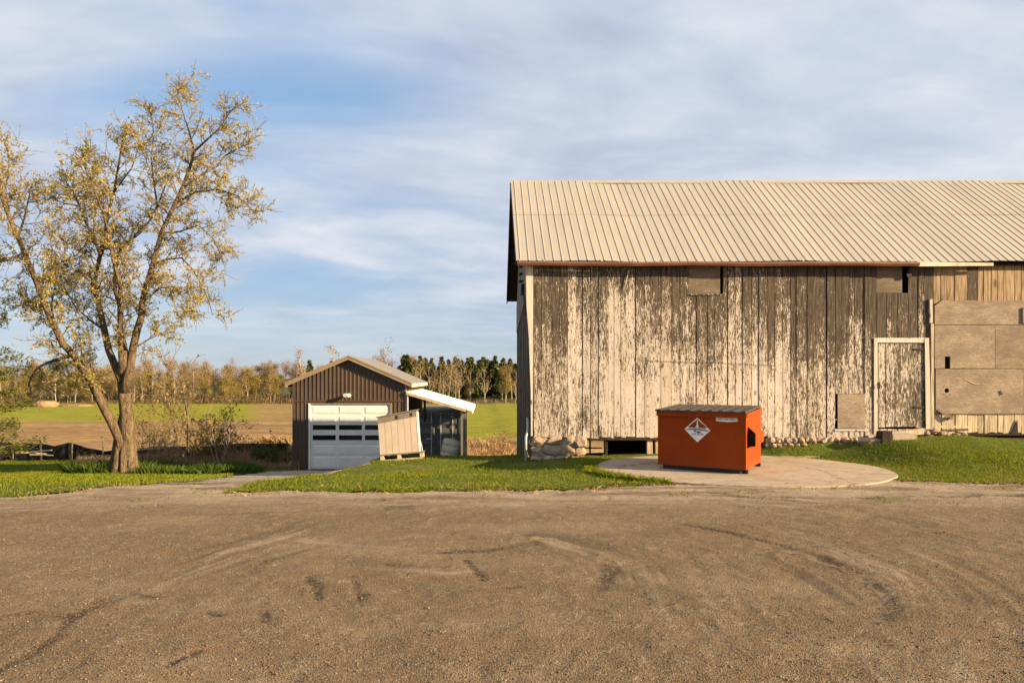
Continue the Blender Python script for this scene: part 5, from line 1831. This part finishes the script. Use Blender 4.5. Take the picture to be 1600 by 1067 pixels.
# (pixel path, start radius px, end radius px, depth offset at the end)
LIMBS = [
    ([(200, 748), (201, 725), (200, 690), (198, 650), (194, 612), (192, 592), (192, 570), (192, 548)], 18, 7, 0.0, 'm'),
    ([(197, 740), (194, 712), (187, 686), (175, 660), (163, 638), (150, 612), (138, 588), (124, 566), (112, 552), (98, 537), (84, 508), (72, 482), (58, 444), (42, 405), (28, 371), (14, 338), (2, 305), (-12, 262)], 10.5, 3.0, -1.2, 'l'),
    ([(191, 596), (181, 574), (170, 548), (163, 516), (158, 492), (152, 468), (146, 446), (151, 420), (158, 394), (161, 372), (168, 340), (178, 300), (186, 252), (193, 212)], 8.5, 1.5, 0.8, 'm'),
    ([(194, 612), (198, 594), (204, 570), (208, 542), (214, 516), (221, 494), (222, 472), (229, 446), (236, 423), (244, 394), (252, 364), (262, 342), (272, 322), (282, 300), (291, 277), (298, 258), (303, 237)], 9.5, 2.4, -.6, 'm'),
    ([(195, 592), (196, 552), (188, 515), (187, 478), (180, 452), (180, 420), (184, 396), (200, 378), (220, 362), (236, 342), (246, 322), (258, 290)], 7, 1.5, 1.6, 'm'),
    ([(193, 594), (189, 555), (186, 520), (190, 480), (187, 440), (176, 405), (170, 365), (160, 330), (148, 300), (140, 270)], 6.5, 1.3, -1.6, 'm'),
    ([(157, 398), (146, 372), (134, 348), (124, 322), (114, 300), (104, 286)], 4.2, 1.2, 1.4, 'm'),
    ([(303, 237), (296, 208), (284, 170), (278, 145), (290, 122)], 2.4, .7, .5, 'm'),
    ([(303, 237), (322, 220), (343, 200), (358, 178), (372, 160)], 2.4, .8, -.8, 'm'),
    ([(284, 295), (310, 276), (338, 260), (352, 243), (372, 232), (396, 222)], 2.6, .7, .7, 'm'),
    ([(275, 318), (305, 300), (340, 296), (368, 305), (388, 322), (402, 338)], 2.4, .6, -.9, 'm'),
    ([(240, 412), (262, 405), (284, 403), (300, 420), (314, 444), (326, 470), (332, 492)], 2.4, .6, .6, 'm'),
    ([(252, 364), (280, 362), (310, 352), (332, 372), (346, 400), (352, 420)], 2.2, .5, 1.5, 'm'),
    ([(225, 470), (250, 450), (272, 448), (290, 468), (298, 500)], 2.0, .5, -1.4, 'm'),
    ([(112, 553), (100, 559), (88, 562), (70, 568), (56, 577), (48, 590), (44, 604)], 4.5, 1.4, .9, 'l'),
    ([(150, 612), (142, 606), (132, 605), (122, 610)], 2.0, .7, .8, 'l'),
    ([(86, 512), (82, 494), (80, 478), (84, 455), (90, 430)], 3.2, .9, .6, 'l'),
    ([(58, 444), (76, 424), (98, 408), (120, 398), (134, 380)], 3.0, .7, .9, 'l'),
    ([(42, 405), (20, 402), (-6, 410), (-30, 420)], 3.0, .9, -.6, 'l'),
    ([(28, 371), (38, 340), (44, 312), (50, 285)], 2.6, .6, .8, 'l'),
    ([(14, 338), (8, 300), (14, 260), (12, 225)], 2.6, .6, -.7, 'l'),
    ([(72, 482), (52, 470), (34, 474), (14, 486)], 2.4, .6, .8, 'l'),
    ([(163, 516), (140, 500), (118, 480), (102, 452), (92, 430)], 2.6, .6, 1.8, 'm'),
    ([(146, 446), (126, 426), (104, 416), (86, 396), (76, 380)], 2.4, .6, -1.3, 'm'),
    ([(208, 545), (232, 530), (250, 522), (268, 530)], 2.0, .5, 1.0, 'm'),
    ([(124, 322), (100, 318), (80, 310), (62, 320)], 1.8, .5, -.6, 'm'),
    ([(168, 345), (150, 300), (132, 262), (126, 232)], 2.0, .5, 1.0, 'm'),
    ([(246, 322), (240, 285), (236, 250), (240, 205), (236, 172)], 2.2, .5, .6, 'm'),
    ([(178, 300), (206, 262), (216, 232), (212, 205)], 1.8, .5, -1.0, 'm'),
]
TS = F / TD
wood = MB()
twigs = MB()
leaves_g, leaves_y = [], []


def twig_leaf(p, yel):
    (leaves_y if yel else leaves_g).append((p.x, p.y, p.z))


def ellip_ok(p):
    return True


limb_mesh = []
for li, (path, r0, r1, dz_, part_side) in enumerate(LIMBS):
    n = len(path)
    pts, rad = [], []
    d0 = TD + (0.0 if li < 2 else LIMBS[li][3] * 0.0)
    for i, (px, py) in enumerate(path):
        t_ = i / (n - 1)
        pts.append(at(px, py, TD + dz_ * t_ + (0.25 * math.sin(i * 1.7 + li) * t_)))
        rad.append((r0 * (0.84 if li < 2 else 0.78) + (r1 - r0) * (0.84 if li < 2 else 0.78) * t_ ** 0.8) / TS)
    if li < 2:
        rad[0] *= 1.35
        rad[1] *= 1.05
    wood.tube(pts, rad, 10 if r0 > 5 else 6)
    # side branches
    L = sum((pts[i + 1] - pts[i]).length for i in range(n - 1))
    k = 0
    start = 0.45 if li == 0 else (0.30 if li in (1, 2, 3) else 0.12)
    if li == 0:
        continue
    nb = int(L * (7.4 if r0 < 5 else 5.8))
    for b in range(nb):
        t_ = start + (1 - start) * (b + rt.random()) / nb
        f_ = t_ * (n - 1)
        i = min(int(f_), n - 2)
        p = pts[i].lerp(pts[i + 1], f_ - i)
        if p.z < 1.2:
            continue
        axis = (pts[i + 1] - pts[i]).normalized()
        side = axis.orthogonal().normalized()
        side.rotate(Quaternion(axis, rt.uniform(0, 6.283)))
        d = (axis * rt.uniform(.25, .9) + side + Vector((0, 0, .25))).normalized()
        ln = rt.uniform(.5, 1.4) * (1.0 - .5 * t_) * (.85 if r1 < 1 else 1.0)
        rb = min(rad[i] * .45, .022)
        br = jitter_path(p, d, ln, 5, .16, rt, .02)
        twigs.tube(br, [rb, rb * .8, rb * .62, rb * .48, rb * .34, rb * .2], 4, False)
        yel_zone = (p.x < -9.5 and 2.2 < p.z < 4.8 and part_side == 'l') or (part_side == 'm' and rt.random() < .12)
        for s in range(rt.randint(7, 11)):
            u_ = rt.uniform(.15, 1.0) * 5
            j = min(int(u_), 4)
            q = br[j].lerp(br[j + 1], u_ - j)
            ax2 = (br[j + 1] - br[j]).normalized()
            sd = ax2.orthogonal().normalized()
            sd.rotate(Quaternion(ax2, rt.uniform(0, 6.283)))
            d2 = (ax2 * .6 + sd + Vector((0, 0, .15))).normalized()
            l2 = rt.uniform(.18, .55)
            tw = jitter_path(q, d2, l2, 3, .2, rt, -.02)
            twigs.tube(tw, [.007, .006, .005, .004], 3, False)
            nl = rt.choice((2, 4, 8, 14, 24))
            yel = yel_zone and rt.random() < .6
            for m_ in range(nl):
                u2 = rt.uniform(.1, 1.0) * 3
                j2 = min(int(u2), 2)
                w = tw[j2].lerp(tw[j2 + 1], u2 - j2) + Vector((rt.gauss(0, .03), rt.gauss(0, .03), rt.gauss(0, .03)))
                twig_leaf(w, yel)
# buttress ridges at the foot
for a in range(9):
    an = a * .7 + .2
    b0 = tree_base + Vector((-.1, 0, 0))
    wood.tube([b0 + Vector((math.cos(an) * .40, math.sin(an) * .34, -.12)), b0 + Vector((math.cos(an) * .27, math.sin(an) * .24, .30)), b0 + Vector((math.cos(an) * .19, math.sin(an) * .17, .95)), b0 + Vector((math.cos(an) * .12 + .05, math.sin(an) * .12, 1.7))], [.12, .10, .08, .04], 7)
part(wood, 'trunk', M['bark'], tree, None, True)
part(twigs, 'branches', M['bark_far'], tree, None, False, 'stuff')
for nm, pts, mt, sz2 in (('crown', leaves_g, 'leaf', .034), ('catkins', leaves_y, 'leaf_yellow', .036)):
    if pts:
        o = obj(nm, leaf_mesh(pts, sz2, nm, M[mt]), tree, -Vector(tree.location))
        tag(o, kind='stuff')
print('leaves', len(leaves_g), len(leaves_y), 'twig verts', len(twigs.v))

# taller dark grass around the tree foot and in front of the shrubs
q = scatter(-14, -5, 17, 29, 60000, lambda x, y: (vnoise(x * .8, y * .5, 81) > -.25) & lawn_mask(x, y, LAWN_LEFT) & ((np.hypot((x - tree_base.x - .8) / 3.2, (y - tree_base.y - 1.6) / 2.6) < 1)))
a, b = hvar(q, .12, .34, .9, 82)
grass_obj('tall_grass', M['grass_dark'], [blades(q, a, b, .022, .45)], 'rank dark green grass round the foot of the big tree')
q = scatter(-22, -7.6, 25.5, 31.7, 26000, lambda x, y: (y > 27.8 + 1.4 * vnoise(x * .5, y * .2, 83)) & (x > -0.60 * y))
a, b = hvar(q, .12, .5, .8, 84)
grass_obj('dry_grass', M['dry'], [blades(q, a, b, .022, .35)], 'tall dry straw coloured grass along the silt fence')
q = scatter(-9, 4, 30, 42, 26000, lambda x, y: (x > -.09 * y) & (x < .14 * y) & (vnoise(x * .6, y * .4, 85) > -.5) & ~((x > 1.0) & (y < 24)))
a, b = hvar(q, .12, .42, .8, 86)
grass_obj('dry_grass', M['dry'], [blades(q, a, b, .026, .45)], 'dry pale stubble between the garage and the barn')
q = scatter(-14.2, -8.1, 31, 42, 12000, lambda x, y: (x > -.34 * y) & (vnoise(x * .6, y * .4, 87) > -.2))
a, b = hvar(q, .15, .5, .8, 88)
grass_obj('dry_grass', M['dry'], [blades(q, a, b, .026, .45)], 'dry stalks beyond the silt fence left of the garage')


def shrub(name, label, px, py, height, spread_, nst, mat, rnd, leafmat=None, nleaf=0, group=None, rad=.012, D=None, cat='shrub', density=6):
    p = pg(px, py) if D is None else Vector(((px - PPX) * D / F, D, gz((px - PPX) * D / F, D)))
    root = empty(name, label, cat, p, 0, group)
    st = MB()
    tw = MB()
    lv = []
    for i in range(nst):
        an = rnd.uniform(0, 6.283)
        lean = rnd.uniform(.05, spread_)
        d = Vector((math.cos(an) * lean, math.sin(an) * lean, 1))
        L = height * rnd.uniform(.55, 1.0)
        path = jitter_path(p + Vector((math.cos(an) * .08, math.sin(an) * .08, -.05)), d, L, 6, .10, rnd, .03)
        r = rad * rnd.uniform(.7, 1.3)
        st.tube(path, [r, r * .85, r * .7, r * .55, r * .42, r * .3, r * .18], 5, False)
        for b in range(int(density * rnd.uniform(.7, 1.3))):
            u_ = rnd.uniform(.25, 1.0) * 6
            j = min(int(u_), 5)
            q = path[j].lerp(path[j + 1], u_ - j)
            ax = (path[j + 1] - path[j]).normalized()
            sd = ax.orthogonal().normalized()
            sd.rotate(Quaternion(ax, rnd.uniform(0, 6.283)))
            br = jitter_path(q, ax * .9 + sd * .8, L * rnd.uniform(.15, .35), 4, .15, rnd, .05)
            tw.tube(br, [r * .4, r * .33, r * .26, r * .2, r * .12], 3, False)
            for s in range(2):
                u2 = rnd.uniform(.2, .9) * 4
                j2 = min(int(u2), 3)
                q2 = br[j2].lerp(br[j2 + 1], u2 - j2)
                b2 = jitter_path(q2, (br[j2 + 1] - br[j2]).normalized() + Vector((rnd.gauss(0, .6), rnd.gauss(0, .6), rnd.gauss(0, .5))), L * rnd.uniform(.08, .18), 3, .15, rnd)
                tw.tube(b2, [r * .22, r * .18, r * .14, r * .1], 3, False)
                for _ in range(nleaf):
                    k_ = rnd.randint(0, 2)
                    w = b2[k_].lerp(b2[k_ + 1], rnd.random()) + Vector((rnd.gauss(0, .03), rnd.gauss(0, .03), rnd.gauss(0, .03)))
                    lv.append(tuple(w))
    part(st, 'stems', mat, root, kind='stuff')
    part(tw, 'twigs', mat, root, kind='stuff')
    if lv and leafmat:
        tag(obj('leaves', leaf_mesh(lv, .06, 'leaves', leafmat), root, -Vector(root.location)), kind='stuff')
    return root


rs = random.Random(21)
shrub('sapling', 'twin stemmed bare sapling between the big tree and the garage', 290, 722, 4.9, .22, 5, M['bark_far'], rs, M['twig_olive'], 3, None, .035, 29.4, 'sapling', 13)
shrub('bare_shrub', 'pale arching bare shrub right behind the big tree', 232, 722, 4.0, .75, 22, M['twig_brown'], rs, M['twig_olive'], 2, None, .012, 29.0, 'shrub', 9)
shrub('bare_shrub', 'olive budded bush left of the garage corner behind the reddish shrub', 346, 722, 2.7, .65, 26, M['bark_far'], rs, M['twig_olive'], 3, None, .014, 30.2, 'shrub', 9)
shrub('sapling', 'forked pale sapling in front of the olive budded bush', 340, 726, 2.6, .55, 4, M['bark_birch'], rs, None, 0, None, .03, 28.6, 'sapling', 7)
shrub('red_shrub', 'low reddish twiggy shrub at the end of the drive', 371, 733, 1.25, .95, 60, M['twig_red'], rs, None, 0, None, .010, 27.2, 'shrub', 6)
shrub('bare_shrub', 'thin olive budded shrub right of the sapling', 318, 724, 2.2, .6, 18, M['twig_brown'], rs, M['twig_olive'], 3, None, .010, 29.8, 'shrub', 8)
shrub('bare_shrub', 'straw coloured thicket beside the trunk of the big tree', 258, 726, 1.7, .7, 40, M['twig_brown'], rs, M['dry'], 1, None, .010, 28.2, 'shrub', 6)
shrub('bare_shrub', 'brown bramble against the left wall of the garage', 432, 728, 1.35, .9, 40, M['twig_brown'], rs, M['grass_dark'], 1, None, .009, 29.3, 'shrub', 6)
shrub('bare_shrub', 'dark bramble between the reddish shrub and the garage bramble', 402, 727, 1.15, .9, 36, M['bark_far'], rs, M['grass_dark'], 1, None, .009, 29.8, 'shrub', 6)
shrub('bare_shrub', 'small dry weed bush left of the barn corner', 788, 716, 1.5, .5, 14, M['twig_red'], rs, M['dry'], 1, None, .008, 33.5, 'shrub', 6)
shrub('bare_shrub', 'dry weed bush in the stubble just right of the lean-to', 768, 716, 1.2, .5, 10, M['twig_red'], rs, M['dry'], 1, None, .008, 36.5, 'shrub', 6)


# conifers ---------------------------------------------------------
def conifer_parts(h, r, rnd, whorls, per, needles, nsize, droop=-.25):
    tr = MB().tube([(0, 0, -.3), (0, 0, h * .5), (0, 0, h)], [h * .018 + .03, h * .011 + .02, .01], 6)
    br = MB()
    pts = []
    for w in range(whorls):
        t_ = (w + rnd.random() * .6) / whorls
        z = h * (.06 + .93 * t_)
        rr = r * (1 - t_) ** .85 * rnd.uniform(.75, 1.1) + .06
        for k in range(per):
            a = rnd.uniform(0, 6.283)
            d = Vector((math.cos(a), math.sin(a), .25 + .3 * t_))
            path = [Vector((0, 0, z))]
            for s in range(4):
                d = (d + Vector((rnd.gauss(0, .05), rnd.gauss(0, .05), droop * .35 + .06 * s))).normalized()
                path.append(path[-1] + d * rr / 4)
            br.tube(path, [.02, .016, .012, .008, .004], 3, False)
            for m_ in range(max(3, int(needles * (rr / r)))):
                u_ = rnd.uniform(.25, 1.0) ** .7 * 4
                j = min(int(u_), 3)
                q = path[j].lerp(path[j + 1], u_ - j)
                sp = rr * .16 * (1.15 - u_ / 4.6)
                pts.append((q.x + rnd.gauss(0, sp), q.y + rnd.gauss(0, sp), q.z + rnd.gauss(0, .05) - abs(rnd.gauss(0, .06))))
    return tr, br, pts


def make_conifer(name, label, cat, group, h, r, seed, whorls, per, needles, nsize, mat, loc, trunk_mat='bark_far'):
    rnd2 = random.Random(seed)
    root = empty(name, label, cat, loc, 0, group)
    tr, br, pts = conifer_parts(h, r, rnd2, whorls, per, needles, nsize)
    tr.build('trunk', M[trunk_mat], root)
    tag(br.build('branches', M[trunk_mat], root), kind='stuff')
    tag(obj('crown', leaf_mesh(pts, nsize, 'crown', mat, 0.45, 4.5), root), kind='stuff')
    return root


SD = 16.5
make_conifer('spruce_tree', 'dark green spruce reaching in at the very left edge', 'tree', None, 6.6, 2.3, 3, 24, 6, 420, .024, M['needle'], ((-92 - PPX) * SD / F, SD, gz((-92 - PPX) * SD / F, SD)))

# far wood ---------------------------------------------------------
def bare_tree_parts(h, rnd, spread_, levels=3, nb=(9, 4), thick=.016):
    tr, br, ends = MB(), MB(), []
    trunk = jitter_path((0, 0, -.3), (rnd.gauss(0, .05), rnd.gauss(0, .05), 1), h * .95, 7, .06, rnd, .05)
    r = h * thick
    tr.tube(trunk, [r * (1 - .12 * i) for i in range(8)], 5, False)
    for b in range(nb[0]):
        u_ = rnd.uniform(.18, .98) * 7
        j = min(int(u_), 6)
        q = trunk[j].lerp(trunk[j + 1], u_ - j)
        a = rnd.uniform(0, 6.283)
        d = Vector((math.cos(a) * spread_, math.sin(a) * spread_, rnd.uniform(.5, 1.2)))
        L = h * rnd.uniform(.18, .38) * (1.15 - u_ / 12)
        p1 = jitter_path(q, d, L, 4, .14, rnd, .08)
        r1 = r * .4 * (1.1 - u_ / 9)
        br.tube(p1, [r1, r1 * .8, r1 * .6, r1 * .45, r1 * .3], 3, False)
        for c in range(nb[1]):
            u2 = rnd.uniform(.25, 1) * 4
            j2 = min(int(u2), 3)
            q2 = p1[j2].lerp(p1[j2 + 1], u2 - j2)
            d2 = (p1[j2 + 1] - p1[j2]).normalized() + Vector((rnd.gauss(0, .55), rnd.gauss(0, .55), rnd.uniform(-.1, .6)))
            p2 = jitter_path(q2, d2, L * rnd.uniform(.3, .6), 3, .15, rnd, .05)
            br.tube(p2, [r1 * .4, r1 * .33, r1 * .26, r1 * .18], 3, False)
            ends += [p2[1], p2[2], p2[3], p2[2].lerp(p2[3], .5)]
    return tr, br, ends


def proto_bare(h, seed, spread_, bark, leafmat, per_end, lsize, sigma, thick=.016, nb=(14, 5)):
    rnd2 = random.Random(seed)
    tr, br, ends = bare_tree_parts(h, rnd2, spread_, 3, nb, thick)
    lv = []
    for e in ends:
        for _ in range(per_end):
            lv.append((e.x + rnd2.gauss(0, sigma), e.y + rnd2.gauss(0, sigma), e.z + rnd2.gauss(0, sigma)))
    return [tr.mesh('trunk', bark), br.mesh('branches', bark)] + ([leaf_mesh(lv, lsize, 'crown', leafmat, 0.2, 2.2)] if lv else [])


def proto_conifer(h, r, seed):
    rnd2 = random.Random(seed)
    tr, br, pts = conifer_parts(h, r, rnd2, 18, 8, 20, .3, -.12)
    return [tr.mesh('trunk', M['bark_far']), leaf_mesh(pts, .42, 'crown', M['needle_far'], .3, 2.0)]


def far_tree(name, meshes, X_, Y_, s, rz, label, group):
    root = empty(name, label, 'tree', (X_, Y_, gz(X_, Y_) - .1), rz, group)
    root.scale = (s, s, s)
    for me_ in meshes:
        o = obj(me_.name.split('.')[0], me_, root)
        if me_.name.split('.')[0] != 'trunk':
            o['kind'] = 'stuff'
    return root


pc = [proto_conifer(8.0, 1.9 + .15 * i, 300 + i) for i in range(4)]
pb_brown = [proto_bare(7.5, 320 + i, .9, M['bark_far'], M['twig_brown'], 9, .075, .30) for i in range(4)]
pb_olive = [proto_bare(6.5, 340 + i, .9, M['bark_far'], M['twig_olive'], 12, .085, .30) for i in range(4)]
pb_pale = [proto_bare(8.5, 360 + i, .7, M['bark_birch'], M['twig_brown'], 1, .14, .25, .013) for i in range(4)]
rf = random.Random(77)
GRP_C = 'conifers of the far wood'
GRP_B = 'leafless trees of the far wood'
GRP_O = 'budding trees of the far wood'
GRP_P = 'pale stemmed trees of the far wood'
LB_C = 'dark green conifer standing in the far wood beyond the fields'
LB_B = 'brown leafless tree standing in the far wood beyond the fields'
LB_O = 'olive budding tree standing in the far wood beyond the fields'
LB_P = 'pale stemmed bare tree standing in the far wood beyond the fields'
# conifers: mostly on the right of the garage, a few on the left
for i in range(200):
    px = rf.uniform(628, 880) if i < 182 else rf.uniform(470, 640)
    Y_ = rf.uniform(156, 188)
    s = rf.uniform(.85, 1.38) * (1.0 if px > 600 else .9)
    far_tree('conifer', rf.choice(pc), (px - PPX) * Y_ / F, Y_, s, rf.uniform(0, 6.28), LB_C, GRP_C)
for i in range(150):
    px = rf.uniform(-160, 640) if i < 147 else rf.uniform(640, 860)
    Y_ = rf.uniform(146, 178)
    s = rf.uniform(.82, 1.30)
    far_tree('bare_tree', rf.choice(pb_brown), (px - PPX) * Y_ / F, Y_, s, rf.uniform(0, 6.28), LB_B, GRP_B)
for i in range(80):
    px = rf.uniform(-160, 620) if i < 73 else rf.uniform(640, 860)
    Y_ = rf.uniform(140, 165)
    s = rf.uniform(.6, 1.1)
    far_tree('budding_tree', rf.choice(pb_olive), (px - PPX) * Y_ / F, Y_, s, rf.uniform(0, 6.28), LB_O, GRP_O)
for i in range(46):
    px = rf.uniform(640, 850) if i < 18 else rf.uniform(-100, 640)
    Y_ = rf.uniform(138, 152)
    s = rf.uniform(.7, 1.05)
    far_tree('pale_tree', rf.choice(pb_pale), (px - PPX) * Y_ / F, Y_, s, rf.uniform(0, 6.28), LB_P, GRP_P)
# tall ones breaking the skyline
for px, Y_, s, me_, lb in ((478, 150, 1.30, pb_pale[0], 'wide pale leafless tree rising behind the left roof slope of the garage'),
                           (520, 158, 1.45, pb_pale[1], 'slim pale leafless tree above the garage ridge'),
                           (590, 160, 1.55, pb_brown[0], 'tallest leafless tree showing right of the garage ridge'),
                           (610, 156, 1.5, pb_pale[2], 'forked leafless tree above the right roof slope of the garage'),
                           (632, 158, 1.4, pb_brown[2], 'leafless tree at the edge of the dark conifers'),
                           (428, 152, 1.15, pb_brown[1], 'round leafless tree left of the garage in the far wood'),
                           (700, 146, 1.1, pb_pale[3], 'pale birch standing alone before the conifers')):
    far_tree('skyline_tree', me_, (px - PPX) * Y_ / F, Y_, s, px * .1, lb, None)

# undergrowth that closes the foot of the wood: countless thin shoots
n = 30000
yy_ = NP.uniform(134, 180, n)
xx_ = (NP.uniform(-170, 880, n) - PPX) * yy_ / F
k = vnoise(xx_ * .18, yy_ * .12, 91) > -.35
xx_, yy_ = xx_[k], yy_[k]
hh_ = 0.3 + 1.7 * (0.5 + .5 * vnoise(xx_ * .12, yy_ * .1, 92))
hh_ = hh_ * np.where(xx_ > -16, .7, 1.0)
v, f = blades(np.stack([xx_, yy_], 1), hh_ * .5, hh_, .09, .22)
i_ = len(xx_)
tag(obj('undergrowth', np_mesh('undergrowth', v, f, M['brush'], 3)), 'brown brushy undergrowth along the foot of the far wood', 'undergrowth', kind='stuff')
cn = NP.integers(0, len(xx_), 26000)
pts = np.stack([xx_[cn] + NP.normal(0, .3, len(cn)), yy_[cn], ground(xx_[cn], yy_[cn]) + hh_[cn] * NP.uniform(.15, 1.0, len(cn))], 1)
tag(obj('undergrowth', leaf_mesh(pts, .16, 'undergrowth', M['brush'], .1, 1.6)), 'olive budding brush along the foot of the far wood', 'undergrowth', kind='stuff')
